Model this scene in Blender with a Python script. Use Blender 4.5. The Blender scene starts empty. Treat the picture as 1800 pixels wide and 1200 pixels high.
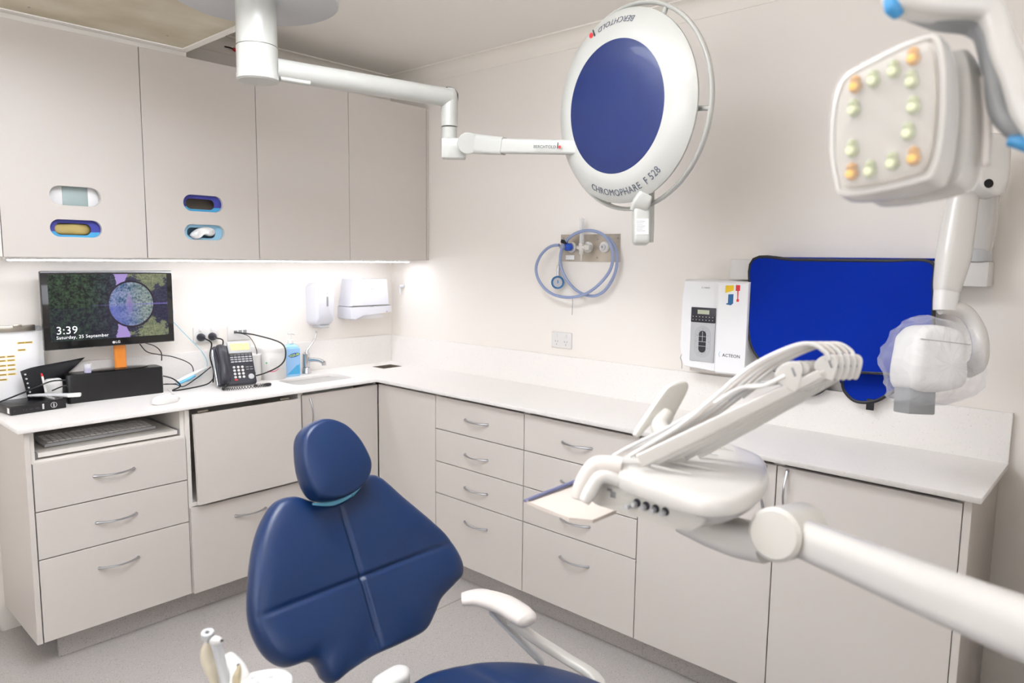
import bpy, bmesh, math, random
from mathutils import Vector, Matrix
random.seed(7)
scn = bpy.context.scene
COL = scn.collection
PI = math.pi

# ------------------------------------------------------------------ camera
CAM = Vector((-2.5856, -3.2788, 1.5009)); YAW, PITCH, ROLL, FPX = 47.9125, -6.6289, 0.7176, 1255.03
def cam_axes():
    y, p, r = map(math.radians, (YAW, PITCH, ROLL))
    f = Vector((math.sin(y)*math.cos(p), math.cos(y)*math.cos(p), math.sin(p)))
    rt = Vector((math.cos(y), -math.sin(y), 0)); up = rt.cross(f)
    return rt*math.cos(r)+up*math.sin(r), up*math.cos(r)-rt*math.sin(r), f
CR, CU, CF = cam_axes()
def P(px, py, D):
    return CAM + (CF + CR*((px-900)/FPX) - CU*((py-600)/FPX))*D
def PL(px, py, ax, v):
    d = CF + CR*((px-900)/FPX) - CU*((py-600)/FPX)
    return CAM + d*((v-CAM[ax])/d[ax])
cam = bpy.data.cameras.new('camera'); camo = bpy.data.objects.new('camera', cam); COL.objects.link(camo)
M = Matrix((CR, CU, -CF)).transposed().to_4x4(); M.translation = CAM
camo.matrix_world = M
cam.sensor_width = 36; cam.lens = FPX/1800*36; cam.clip_start = .02
cam.dof.use_dof = True; cam.dof.focus_distance = 2.7; cam.dof.aperture_fstop = 3.2
scn.camera = camo
# ------------------------------------------------------------------ world, exposure
w = bpy.data.worlds.new('world'); scn.world = w; w.use_nodes = True
w.node_tree.nodes['Background'].inputs[0].default_value = (1, .97, .93, 1)
w.node_tree.nodes['Background'].inputs[1].default_value = .3
scn.view_settings.view_transform = 'Standard'; scn.view_settings.look = 'None'
scn.view_settings.gamma = 1; scn.view_settings.exposure = 0.12; scn.view_settings.use_curve_mapping = False
FILL_PANEL_E, LED_E, FILL_WIN_E, FILL_UP_E = 11.5, 27.0, 2.8, 90.0  # only the LED strip is real; the others drive added, unseen lights

# ------------------------------------------------------------------ helpers
def lin(h):
    c = [int(h[i:i+2], 16)/255 for i in (0, 2, 4)]
    return tuple(x/12.92 if x <= .04045 else ((x+.055)/1.055)**2.4 for x in c)
def mat(name, hexc, rough=.5, metal=0, coat=0, bump=0, bscale=200, emit=0, alpha=1, trans=0, spec=.5, sheen=0):
    m = bpy.data.materials.new(name); m.use_nodes = True
    nt = m.node_tree; b = nt.nodes['Principled BSDF']
    c = lin(hexc)
    b.inputs['Base Color'].default_value = (*c, 1); b.inputs['Roughness'].default_value = rough
    b.inputs['Metallic'].default_value = metal; b.inputs['Coat Weight'].default_value = coat
    b.inputs['Specular IOR Level'].default_value = spec
    b.inputs['Sheen Weight'].default_value = sheen
    if emit:
        b.inputs['Emission Color'].default_value = (*c, 1); b.inputs['Emission Strength'].default_value = emit
    b.inputs['Alpha'].default_value = alpha; b.inputs['Transmission Weight'].default_value = trans
    if bump:
        t = nt.nodes.new('ShaderNodeTexCoord'); n = nt.nodes.new('ShaderNodeTexNoise'); n.inputs['Scale'].default_value = bscale
        bp = nt.nodes.new('ShaderNodeBump'); bp.inputs['Strength'].default_value = bump; bp.inputs['Distance'].default_value = .002
        nt.links.new(t.outputs['Object'], n.inputs['Vector']); nt.links.new(n.outputs['Fac'], bp.inputs['Height'])
        nt.links.new(bp.outputs['Normal'], b.inputs['Normal'])
    return m
def ramp_mat(name, stops, scale, rough=.5, tex='noise', detail=2, rand=1.0, spec=.5, coat=0, second=None):
    m = mat(name, 'ffffff', rough, spec=spec, coat=coat); nt = m.node_tree; b = nt.nodes['Principled BSDF']
    t = nt.nodes.new('ShaderNodeTexCoord')
    if tex == 'noise':
        n = nt.nodes.new('ShaderNodeTexNoise'); n.inputs['Detail'].default_value = detail; out = n.outputs['Fac']
    else:
        n = nt.nodes.new('ShaderNodeTexVoronoi'); out = n.outputs['Color']
    n.inputs['Scale'].default_value = scale
    nt.links.new(t.outputs['Object'], n.inputs['Vector'])
    r = nt.nodes.new('ShaderNodeValToRGB'); r.color_ramp.interpolation = 'LINEAR' if tex == 'noise' else 'CONSTANT'
    el = r.color_ramp.elements
    while len(el) > 1: el.remove(el[-1])
    el[0].position = stops[0][0]; el[0].color = (*lin(stops[0][1]), 1)
    for p, h in stops[1:]:
        e = el.new(p); e.color = (*lin(h), 1)
    nt.links.new(out, r.inputs['Fac']); nt.links.new(r.outputs['Color'], b.inputs['Base Color'])
    return m
MT = dict(
    wall=mat('wall_paint', 'efe9e1', .55, bump=.05, bscale=300), ceil=mat('ceiling_paint', 'f0ebe3', .7),
    cornice=mat('cornice_paint', 'efe9df', .6),
    door=mat('laminate_greige', 'd1cac3', .42, bump=.03, bscale=600), carcass=mat('white_melamine', 'ebe6de', .45),
    floor=ramp_mat('speckled_vinyl', [(0, '8c8784'), (.14, 'b0aba7'), (.55, 'b2ada9'), (.8, 'bab5b1'), (.93, 'd6d2ce')], 420, .42, 'vor'),
    bench=ramp_mat('quartz_bench', [(0, 'e9e4de'), (.12, 'f0ece7'), (.86, 'f4f1ed'), (.95, 'dcd5cc')], 330, .35, 'vor'),
    blue=mat('navy_upholstery', '0a2750', .33, bump=.12, bscale=900, spec=.45), teal=mat('teal_trim', '6fb6d0', .4),
    white=mat('white_plastic', 'e2e0dc', .3), cream=mat('cream_plastic', 'cfccc4', .34), warm=mat('warm_grey_plastic', 'd9d2cb', .45),
    enamel=mat('white_enamel', 'd3d0ca', .26, coat=.25), lgrey=mat('light_grey_plastic', 'bdbebf', .4), grey=mat('mid_grey_plastic', '8f9090', .45),
    chrome=mat('chrome', 'd8d8da', .14, 1), steel=mat('brushed_steel', 'b9b2a6', .36, 1), satin=mat('satin_nickel', 'b9babd', .3, 1),
    black=mat('black_plastic', '0d0d0f', .32), softblack=mat('black_fabric', '14151b', .55), char=mat('charcoal_plastic', '2b2b33', .38),
    dark=mat('dark_gap', '0b0a0a', .8), royal=mat('royal_blue_nylon', '022690', .8, bump=.25, bscale=60, spec=.1),
    lampwhite=mat('lamp_enamel', 'bcbcb5', .3, coat=.2), disc=mat('lamp_blue', '0c2258', .38, coat=.15), dispenser=mat('dispenser_plastic', 'd9d9df', .3), yellow=mat('yellow_sheet', 'e8c21a', .5), red=mat('red_plastic', 'd6262c', .4),
    petrol=mat('petrol_blue', '1b5f92', .5), cyan=mat('cyan_print', '4aa7d8', .5), indigo=mat('indigo_print', '3b3f9a', .5),
    paper=mat('white_paper', 'f4f3f2', .7), latex=mat('latex', 'b9a566', .6), tealcloth=mat('teal_mask', 'a8b8b6', .7),
    hose=mat('blue_grey_hose', '8f9cbd', .32), cblue=mat('valve_blue', '1f4fb8', .3), brass=mat('brass', 'b08d57', .3, 1),
    lens=mat('lens_glass', 'b4bb8c', .12, coat=1), amber=mat('amber_led', 'f5b515', .25, emit=.15), amblk=mat('amber_glass', 'c08a2c', .2),
    orange=mat('orange_acrylic', 'd9822b', .12, coat=.6), lcd=mat('lcd_amber', 'e3d19c', .3), gel=mat('gel_blue', '9fd0ea', .2),
    seam=mat('seam_grey', '9a968f', .6), txtg=mat('grey_print', '5a5f6c', .5), txtd=mat('dark_print', '23252b', .5),
    txtw=mat('white_print', 'f4f4f4', .5), skyblue=mat('sky_blue_plastic', '3f8fc4', .35), green=mat('green_print', '35a35a', .5),
    pink=mat('pink_print', 'e0587f', .5), steelpanel=ramp_mat('stained_steel', [(.3, 'a89f90'), (.5, 'b8ae9f'), (.7, 'c4bbae')], 14, .35),
    clear=mat('clear_acrylic', 'f2f2f2', .08, alpha=.3), vclear=mat('clear_lens_cover', 'f6f6f4', .06, alpha=.10), wwhite=mat('bright_white_enamel', 'f3f3f3', .3), blk_sh=mat('gloss_black', '08080a', .1, coat=.5),
)
b = MT['steelpanel'].node_tree.nodes['Principled BSDF']; b.inputs['Metallic'].default_value = .6
MT['led'] = mat('led_strip', 'f4f6ff', .5, emit=LED_E); MT['fill_window'] = mat('fill_window_glass', 'ffffff', .5, emit=FILL_WIN_E); MT['fill_window'].node_tree.nodes['Principled BSDF'].inputs['Emission Color'].default_value = (.96, .99, 1.07, 1)
MT['fill_uplight'] = mat('fill_uplight_diffuser', 'fbfcff', .5, emit=FILL_UP_E)
MT['panel'] = mat('added_light_panel', 'ffffff', .5, emit=FILL_PANEL_E); MT['panel'].node_tree.nodes['Principled BSDF'].inputs['Emission Color'].default_value = (.95, .99, 1.08, 1)

def link(name, me, m=None, parent=None, smooth=True):
    o = bpy.data.objects.new(name, me); COL.objects.link(o)
    if m is not None:
        for k in (m if isinstance(m, (list, tuple)) else [m]): me.materials.append(k)
    if smooth:
        for p in me.polygons: p.use_smooth = True
    if parent is not None: o.parent = parent; o.matrix_parent_inverse = parent_world(parent).inverted()
    return o
def parent_world(p):
    m = p.matrix_basis.copy()
    if p.parent: m = parent_world(p.parent) @ p.matrix_parent_inverse @ m
    return m
def obj(name, bm, m, parent=None, smooth=True, label=None, sharp=35):
    me = bpy.data.meshes.new(name); bmesh.ops.recalc_face_normals(bm, faces=bm.faces[:]); 
    for e in bm.edges:
        if len(e.link_faces) == 2 and e.calc_face_angle(0) > math.radians(sharp): e.smooth = False
    bm.to_mesh(me); bm.free()
    o = link(name, me, m, parent, smooth)
    if label: o['label'] = label
    return o
def thing(name, label, cat, loc=(0, 0, 0), group=None):
    o = bpy.data.objects.new(name, None); COL.objects.link(o); o.location = loc; o.empty_display_size = .05
    o['label'] = label; o['category'] = cat
    if group: o['group'] = group
    return o
def tag(o, label, cat, group=None):
    o['label'] = label; o['category'] = cat
    if group: o['group'] = group
    return o
def structure(o):
    o['kind'] = 'structure'; return o
ID = Matrix.Identity(4)
def frame(o, x, y):
    x = Vector(x).normalized(); y = Vector(y); y = (y - x*y.dot(x)).normalized(); z = x.cross(y)
    m = Matrix((x, y, z)).transposed().to_4x4(); m.translation = Vector(o); return m
def nb(): return bmesh.new()
def box(bm, a, b, bev=0, seg=2, m=ID, mi=0):
    a = Vector(a); b = Vector(b); t = bmesh.new()
    bmesh.ops.create_cube(t, size=1)
    for v in t.verts: v.co = Vector([(a[i]+b[i])/2 + v.co[i]*abs(b[i]-a[i]) for i in range(3)])
    if bev: bmesh.ops.bevel(t, geom=t.edges[:], offset=bev, segments=seg, affect='EDGES', profile=.5)
    merge(bm, t, m, mi); return bm
def merge(bm, t, m=ID, mi=0):
    me = bpy.data.meshes.new('t'); 
    bmesh.ops.transform(t, matrix=m, verts=t.verts[:])
    for f in t.faces: f.material_index = mi
    t.to_mesh(me); t.free(); bm.from_mesh(me); bpy.data.meshes.remove(me); return bm
def cyl(bm, p0, p1, r0, r1=None, n=32, bev=0, mi=0):
    p0 = Vector(p0); p1 = Vector(p1); r1 = r0 if r1 is None else r1; L = (p1-p0).length
    q = Vector((0, 0, 1)).rotation_difference((p1-p0).normalized()).to_matrix().to_4x4(); q.translation = p0
    prof = [(0, 0), (r0-bev, 0), (r0, bev), (r1, L-bev), (r1-bev, L), (0, L)] if bev else [(0, 0), (r0, 0), (r1, L), (0, L)]
    return lathe(bm, prof, q, n, mi)
def lathe(bm, prof, m=ID, n=32, mi=0):
    t = bmesh.new(); rings = []
    for r, z in prof:
        if r < 1e-6: rings.append([t.verts.new((0, 0, z))])
        else: rings.append([t.verts.new((r*math.cos(2*PI*i/n), r*math.sin(2*PI*i/n), z)) for i in range(n)])
    for a, c in zip(rings, rings[1:]):
        if len(a) == 1 and len(c) == 1: continue
        for i in range(n):
            j = (i+1) % n
            if len(a) == 1: t.faces.new((a[0], c[i], c[j]))
            elif len(c) == 1: t.faces.new((a[i], a[j], c[0]))
            else: t.faces.new((a[i], a[j], c[j], c[i]))
    bmesh.ops.recalc_face_normals(t, faces=t.faces[:])
    return merge(bm, t, m, mi)
def spline(pts, k=8, closed=False):
    pts = [Vector(p) for p in pts]; out = []; n = len(pts)
    rng = range(n) if closed else range(n-1)
    for i in rng:
        g = (lambda q: pts[q % n]) if closed else (lambda q: pts[min(max(q, 0), n-1)])
        p0, p1, p2, p3 = g(i-1), g(i), g(i+1), g(i+2)
        for s in range(k):
            t = s/k
            out.append(.5*((2*p1)+(p2-p0)*t+(2*p0-5*p1+4*p2-p3)*t*t+(3*p1-p0-3*p2+p3)*t**3))
    if not closed: out.append(pts[-1])
    return out
def sweep(bm, pts, r, n=12, k=8, sec=None, up=None, smooth=True, mi=0, closed=False):
    """tube through pts; r a number or a list per point; sec an optional cross-section [(a, b)] scaled by r"""
    rs = r if isinstance(r, (list, tuple)) else [r]*len(pts)
    if smooth and len(pts) > 2 or (smooth and closed):
        q = spline(pts, k, closed); rr = []
        m = len(pts)
        for i in range(len(q)):
            f = i/k; a = int(f) % m; c = (a+1) % m if closed else min(a+1, m-1); rr.append(rs[a]*(1-(f-int(f)))+rs[c]*(f-int(f)))
    else: q = [Vector(p) for p in pts]; rr = list(rs)
    sec = sec or [(math.cos(2*PI*i/n), math.sin(2*PI*i/n)) for i in range(n)]
    N = len(q); rings = []; prev = None
    for i in range(N):
        if closed: t = (q[(i+1) % N]-q[i-1]).normalized()
        else: t = (q[min(i+1, N-1)]-q[max(i-1, 0)]).normalized()
        if prev is None:
            u = Vector(up) if up else (Vector((0, 0, 1)) if abs(t.z) < .9 else Vector((1, 0, 0)))
        else: u = prev
        if up: u = Vector(up)
        u = (u-t*u.dot(t)).normalized(); prev = u; v = t.cross(u)
        rings.append([bm.verts.new(q[i]+(v*a+u*c)*rr[i]) for a, c in sec])
    K = len(sec)
    for a, c in list(zip(rings, rings[1:])) + ([(rings[-1], rings[0])] if closed else []):
        for i in range(K):
            f = bm.faces.new((a[i], a[(i+1) % K], c[(i+1) % K], c[i])); f.material_index = mi
    if not closed:
        for rg in (rings[0][::-1], rings[-1]):
            f = bm.faces.new(rg); f.material_index = mi
    return bm
def rrect(w, h, r, n=5):
    out = []
    for cx, cy, a0 in ((w/2-r, h/2-r, 0), (-w/2+r, h/2-r, 90), (-w/2+r, -h/2+r, 180), (w/2-r, -h/2+r, 270)):
        for i in range(n+1):
            a = math.radians(a0+90*i/n); out.append((cx+r*math.cos(a), cy+r*math.sin(a)))
    return out
def pad(bm, outline, prof, m=ID, k=6, smooth=True, disp=None, cen=None, mi=0):
    """closed body from an outline: prof = [(scale, height)...] rings from the back centre to the front centre"""
    o = [Vector((a, c, 0)) for a, c in outline]
    if smooth: o = spline(o, k, True)
    if cen is None: cen = sum(o, Vector())/len(o)
    else: cen = Vector((*cen, 0))
    t = bmesh.new(); rings = []
    for s, h in prof:
        if s < 1e-5:
            c = cen.copy(); c.z = h + (disp(c.x, c.y, 0, h) if disp else 0); rings.append([t.verts.new(c)])
        else:
            rg = []
            for p in o:
                q = cen+(p-cen)*s; q.z = h+(disp(q.x, q.y, s, h) if disp else 0); rg.append(t.verts.new(q))
            rings.append(rg)
    n = len(o)
    for a, c in zip(rings, rings[1:]):
        for i in range(n):
            j = (i+1) % n
            if len(a) == 1: t.faces.new((a[0], c[i], c[j]))
            elif len(c) == 1: t.faces.new((a[i], a[j], c[0]))
            else: t.faces.new((a[i], a[j], c[j], c[i]))
    bmesh.ops.recalc_face_normals(t, faces=t.faces[:])
    return merge(bm, t, m, mi)
def cushion(T, edge=.35, nr=16, back=0.0):
    """profile for pad(): flat back, rounded rim, domed front"""
    pr = [(0, 0), (.6, 0), (.93, 0), (.975, T*.08), (1, T*.3)]
    for i in range(1, nr+1):
        s = 1-(i/nr)**1.3; pr.append((s, T*.3+T*.7*(1-s**(1/edge))**(edge*1.3)))
    return pr
def slabprof(h, bev=.004, inset=None):
    return [(0, 0), (1-bev*8, 0), (1, bev), (1, h-bev), (1-bev*8, h), (0, h)]
def rprof(h, r, size, n=4, z0=0):
    """rounded-edge slab: r = rim radius in metres, size = rough half-width of the outline"""
    a = [(1-(r/size)*(1-math.sin(PI/2*i/n)), z0+r*(1-math.cos(PI/2*i/n))) for i in range(n+1)]
    c = [(1-(r/size)*(1-math.cos(PI/2*i/n)), z0+h-r+r*math.sin(PI/2*i/n)) for i in range(n+1)]
    return [(0, z0), (.5, z0)]+a+c+[(.5, z0+h), (0, z0+h)]
def plate(name, outer, holes, thick, m, M4=ID, parent=None, bev=0.0006, label=None):
    """flat board with holes, outlines in the frame's XY, thickness along +Z"""
    cu = bpy.data.curves.new('c', 'CURVE'); cu.dimensions = '2D'; cu.fill_mode = 'BOTH'; cu.extrude = thick/2-bev; cu.bevel_depth = bev; cu.bevel_resolution = 1
    for loop in [outer]+holes:
        s = cu.splines.new('POLY'); s.points.add(len(loop)-1); s.use_cyclic_u = True
        for p, q in zip(s.points, loop): p.co = (q[0], q[1], 0, 1)
    return from_curve(name, cu, m, M4 @ Matrix.Translation((0, 0, thick/2)), parent, label)
def from_curve(name, cu, m, M4, parent, label=None):
    t = bpy.data.objects.new('t', cu); COL.objects.link(t)
    dg = bpy.context.evaluated_depsgraph_get(); dg.update()
    me = bpy.data.meshes.new_from_object(t.evaluated_get(dg)); bpy.data.objects.remove(t); bpy.data.curves.remove(cu)
    me.name = name; me.transform(M4); me.update()
    o = link(name, me, m, parent, smooth=False)
    if label: o['label'] = label
    return o
def text(s, size, M4, m, parent, name='lettering', align='CENTER', ext=.0004, bold=0, sx=1, arc=None):
    cu = bpy.data.curves.new('f', 'FONT'); cu.body = s; cu.size = size; cu.align_x = align; cu.align_y = 'CENTER'
    cu.extrude = ext; cu.offset = bold; cu.resolution_u = 3; cu.space_character = 1.05
    o = from_curve(name, cu, m, Matrix.Identity(4), parent) if False else None
    t = bpy.data.objects.new('t', cu); COL.objects.link(t)
    dg = bpy.context.evaluated_depsgraph_get(); dg.update()
    me = bpy.data.meshes.new_from_object(t.evaluated_get(dg)); bpy.data.objects.remove(t); bpy.data.curves.remove(cu)
    for v in me.vertices:
        v.co.x *= sx
        if arc:                                   # arc = (radius, centre angle, up = +1 reads outward / -1 reads inward)
            R, a0, d = arc
            a = a0-d*v.co.x/R; rr = R+d*v.co.y
            v.co.x, v.co.y = rr*math.cos(a), rr*math.sin(a)
    me.transform(M4); me.update(); me.name = name
    return link(name, me, m, parent, smooth=False)
def dup(root, offset, label=None, group=None):
    c = root.copy(); COL.objects.link(c); c.location = root.location+Vector(offset)
    if label: c['label'] = label
    if group: c['group'] = group
    for ch in list(root.children):
        d = ch.copy(); COL.objects.link(d); d.parent = c
        for g in list(ch.children):
            e = g.copy(); COL.objects.link(e); e.parent = d
    return c
def hole(cx, cy, w, h, n=10):
    return [(cx+a, cy+c) for a, c in rrect(w, h, h/2-.0001, n)]
FY = lambda o: frame(o, (1, 0, 0), (0, 0, 1))      # faces -y (back wall side)
FX = lambda o: frame(o, (0, -1, 0), (0, 0, 1))     # faces -x (right wall side)

# ================================================================== ROOM
H = 2.49; XL, YF = -3.9, -5.0
def sbox(name, a, c, m, bev=0):
    return structure(obj(name, box(nb(), a, c, bev), m, smooth=False))
sbox('floor', (XL, YF, -.05), (.02, .02, 0), MT['floor'])
sbox('ceiling', (XL-.1, YF-.1, H), (.12, .12, H+.05), MT['ceil'])
sbox('wall_back', (XL-.1, .02, -.05), (.12, .12, H), MT['wall'])
bm = box(nb(), (.02, YF-.1, -.05), (.12, .02, H)); box(bm, (-.60, -3.42, 0), (.02, -3.13, H)); structure(obj('wall_right', bm, MT['wall'], smooth=False))  # second box is an added pier out of view, shading the wall end
sbox('wall_left', (XL-.1, YF-.1, -.05), (XL, .02, H), MT['wall'])
sbox('wall_front', (XL, YF-.1, -.05), (.02, YF, H), MT['wall'])
def cornice(name, p0, p1, inward):
    p0 = Vector(p0); p1 = Vector(p1); n = Vector(inward); bm = nb()
    sec = []
    for i in range(9):
        a = PI/2*i/8; sec.append((.062*(1-math.cos(a)) + 0, -.062*(1-math.sin(a))))
    sec = [(0, -.066)] + [(.062-.062*math.cos(a*PI/16), -.062+.062*math.sin(a*PI/16)) for a in range(9)][:0] + \
          [(.004, -.066), (.006, -.060)] + [(.006+.054*(1-math.cos(PI/2*i/8)), -.060+.054*math.sin(PI/2*i/8)) for i in range(1, 9)] + [(.066, -.006), (.066, 0), (0, 0)]
    r = [[bm.verts.new(p+n*a+Vector((0, 0, c))) for a, c in sec] for p in (p0, p1)]
    K = len(sec)
    for i in range(K): bm.faces.new((r[0][i], r[0][(i+1) % K], r[1][(i+1) % K], r[1][i]))
    bm.faces.new(r[0]); bm.faces.new(r[1][::-1])
    return structure(obj(name, bm, MT['cornice']))
cornice('trim_1', (.02, -3.13, H), (.02, .02, H), (-1, 0, 0))
cornice('trim_2', (-1.26, .02, H), (-.046, .02, H), (0, -1, 0))
# lowered bulkhead over the computer desk with its return-air grille
sbox('trim_3', (XL, -.302, 2.2865), (-1.262, .02, H), MT['carcass'])
bm = nb(); box(bm, (XL, -.99, 2.318), (-1.262, -.30, H-.001)); structure(obj('trim_4', bm, MT['ceil'], smooth=False))
g = thing('ceiling_grille', 'dusty perforated metal air grille in ceiling above wall cabinets', 'vent', (-2.0, -.9, 2.318))
fr = plate('grille_frame', [(-3.1, -.985), (-1.264, -.985), (-1.264, -.308), (-3.1, -.308)], [[(-3.06, -.955), (-1.292, -.955), (-1.292, -.340), (-3.06, -.340)]], .014, MT['carcass'], Matrix.Translation((0, 0, 2.304)), g)
gm = mat('dusty_perforated_metal', 'b5a98f', .6); nt = gm.node_tree; bs = nt.nodes['Principled BSDF']
tc = nt.nodes.new('ShaderNodeTexCoord'); ns = nt.nodes.new('ShaderNodeTexNoise'); ns.inputs['Scale'].default_value = 3.5; ns.inputs['Detail'].default_value = 6
rp = nt.nodes.new('ShaderNodeValToRGB'); rp.color_ramp.elements[0].position = .3; rp.color_ramp.elements[0].color = (*lin('b3a88b'), 1); rp.color_ramp.elements[1].position = .72; rp.color_ramp.elements[1].color = (*lin('d8d0bd'), 1)
nt.links.new(tc.outputs['Object'], ns.inputs['Vector']); nt.links.new(ns.outputs['Fac'], rp.inputs['Fac'])
vo = nt.nodes.new('ShaderNodeTexVoronoi'); vo.inputs['Scale'].default_value = 190; vo.inputs['Randomness'].default_value = 0
nt.links.new(tc.outputs['Object'], vo.inputs['Vector'])
lt = nt.nodes.new('ShaderNodeMath'); lt.operation = 'LESS_THAN'; lt.inputs[1].default_value = .22; nt.links.new(vo.outputs['Distance'], lt.inputs[0])
mx = nt.nodes.new('ShaderNodeMix'); mx.data_type = 'RGBA'; mx.inputs[7].default_value = (*lin('4a4233'), 1)
nt.links.new(lt.outputs[0], mx.inputs[0]); nt.links.new(rp.outputs['Color'], mx.inputs[6]); nt.links.new(mx.outputs[2], bs.inputs['Base Color'])
obj('perforated_panel', box(nb(), (-3.06, -.955, 2.308), (-1.292, -.340, 2.314)), gm, g, False)
for q in ((-1.83, -.42), (-1.40, -.46), (-1.42, -.9)):
    obj('screw', cyl(nb(), (q[0], q[1], 2.3055), (q[0], q[1], 2.309), .004, n=12), MT['steel'], g)
# coved vinyl skirting
def skirt(name, p0, p1, n):
    p0, p1, n = map(Vector, (p0, p1, n)); bm = nb(); sec = [(0, .15), (.003, .15), (.003, .03)] + [(.003+.035*(1-math.cos(a)), .035-.035*math.sin(a)) for a in [PI/2*i/6 for i in range(7)]] + [(.038, 0.0002), (0, .0002)]
    sec = [(a, max(c, .0004)) for a, c in sec]
    r = [[bm.verts.new(p+n*a+Vector((0, 0, c))) for a, c in sec] for p in (p0, p1)]; K = len(sec)
    for i in range(K): bm.faces.new((r[0][i], r[0][(i+1) % K], r[1][(i+1) % K], r[1][i]))
    bm.faces.new(r[0]); bm.faces.new(r[1][::-1])
    return structure(obj(name, bm, MT['floor']))
skirt('baseboard_back', (XL, .02, 0), (-1.95, .02, 0), (0, -1, 0))
skirt('baseboard_right', (.02, -3.13, 0), (.02, -2.99, 0), (-1, 0, 0))
skirt('baseboard_left', (XL, YF, 0), (XL, .02, 0), (1, 0, 0))
structure(obj('trim_5', box(nb(), (-1.2, -1.103, .0003), (-.42, -1.097, .0012)), MT['seam'], smooth=False))
# added ceiling light panel, out of view, to brighten the room
def added_troffer(x, y, label, wx=1.2, wy=.6):
    t = thing('added_ceiling_light', label, 'light', (x, y, H))
    obj('frame', box(nb(), (x-wx/2-.03, y-wy/2-.03, H-.022), (x+wx/2+.03, y+wy/2+.03, H-.0005), .003), MT['white'], t, False)
    obj('diffuser', box(nb(), (x-wx/2, y-wy/2, H-.026), (x+wx/2, y+wy/2, H-.0225)), MT['panel'], t, False)
added_troffer(-1.70, -1.75, 'added flat white ceiling light panel, out of view above the chair headrest', .6, 1.2)
t = thing('added_pendant_uplight', 'added white linear pendant lamp, out of view, brightening the ceiling', 'light', (-1.9, -2.3, 2.2))  # added out of view to lift the ceiling and upper walls
obj('housing', box(nb(), (-2.7, -2.43, 2.16), (-1.5, -2.27, 2.20), .004, 2), MT['white'], t)
obj('diffuser', box(nb(), (-2.68, -2.415, 2.2005), (-1.52, -2.285, 2.204)), MT['fill_uplight'], t, False)
for x in (-2.6, -1.6): obj('suspension_wire', cyl(nb(), (x, -2.35, 2.2045), (x, -2.35, H), .002, n=8), MT['steel'], t)
# added frosted windows behind the camera, unseen, glowing to light the room
def added_window(name, a, c, axis):
    a, c = Vector(a), Vector(c); w_ = structure(obj(name, box(nb(), a, c), MT['fill_window'], smooth=False))
    bm = nb(); e = .05
    for k in ((0, 1) if False else range(3)):
        if k == axis: continue
        for v in (a[k], c[k]):
            p, q = a.copy(), c.copy(); p[k] = v-e/2; q[k] = v+e/2; p[axis] -= .012; q[axis] += .012; box(bm, p, q)
    m_ = (a+c)/2; k = 1 if axis == 0 else 0; p, q = a.copy(), c.copy(); p[k] = m_[k]-.02; q[k] = m_[k]+.02; p[axis] -= .008; q[axis] += .008; box(bm, p, q)
    fr = structure(obj('added_window_frame', bm, MT['carcass'], w_, False))
added_window('added_window_1', (-3.3, YF+.0005, 1.3), (-1.5, YF+.012, 2.42), 1)
added_window('added_window_2', (XL+.0005, -3.0, 1.3), (XL+.012, -.6, 2.42), 0)

# ================================================================== JOINERY
DM, CM = MT['door'], MT['carcass']
def bow_handle(parent, c, along, out, L=.142):
    c, a, n = Vector(c), Vector(along), Vector(out); bm = nb()
    pts = [c-a*L/2, c-a*L*.43+n*.008, c-a*L*.22+n*.021, c+n*.026, c+a*L*.22+n*.021, c+a*L*.43+n*.008, c+a*L/2]
    sweep(bm, pts, [.0055, .0045, .0036, .0034, .0036, .0045, .0055], 10, 5)
    for s in (-1, 1): cyl(bm, c+a*s*(L/2-.002)-n*.002, c+a*s*(L/2-.002)+n*.004, .006, n=12)
    return obj('handle', bm, MT['satin'], parent)
def front_y(name, x0, x1, z0, z1, parent, y=-.416, t=.018, handle=None, m=None):
    d = obj(name, box(nb(), (x0, y, z0), (x1, y+t, z1), .0009, 1), m or DM, parent, False)
    if handle == 'h': bow_handle(d, ((x0+x1)/2+0, y, handle_z), (1, 0, 0), (0, -1, 0))
    return d
def carcass_y(parent, x0, x1, z0, z1, y0, y1, shelves=()):
    bm = nb(); t = .016
    for a, c in (((x0, y0, z0), (x0+t, y1, z1)), ((x1-t, y0, z0), (x1, y1, z1)), ((x0+t, y0, z0), (x1-t, y1, z0+t)), ((x0+t, y1-.006, z0+t), (x1-t, y1, z1))): box(bm, a, c)
    for z in shelves: box(bm, (x0+t, y0, z), (x1-t, y1-.006, z+t))
    return obj('body', bm, CM, parent, False)
def carcass_x(parent, y0, y1, z0, z1, x0, x1, shelves=()):
    bm = nb(); t = .016
    for a, c in (((x0, y0, z0), (x1, y0+t, z1)), ((x0, y1-t, z0), (x1, y1, z1)), ((x0, y0+t, z0), (x1, y1-t, z0+t)), ((x1-.006, y0+t, z0+t), (x1, y1-t, z1))): box(bm, a, c)
    for z in shelves: box(bm, (x0, y0+t, z), (x1-.006, y1-t, z+t))
    return obj('body', bm, CM, parent, False)
ZB, ZT = .105, .882
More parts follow.
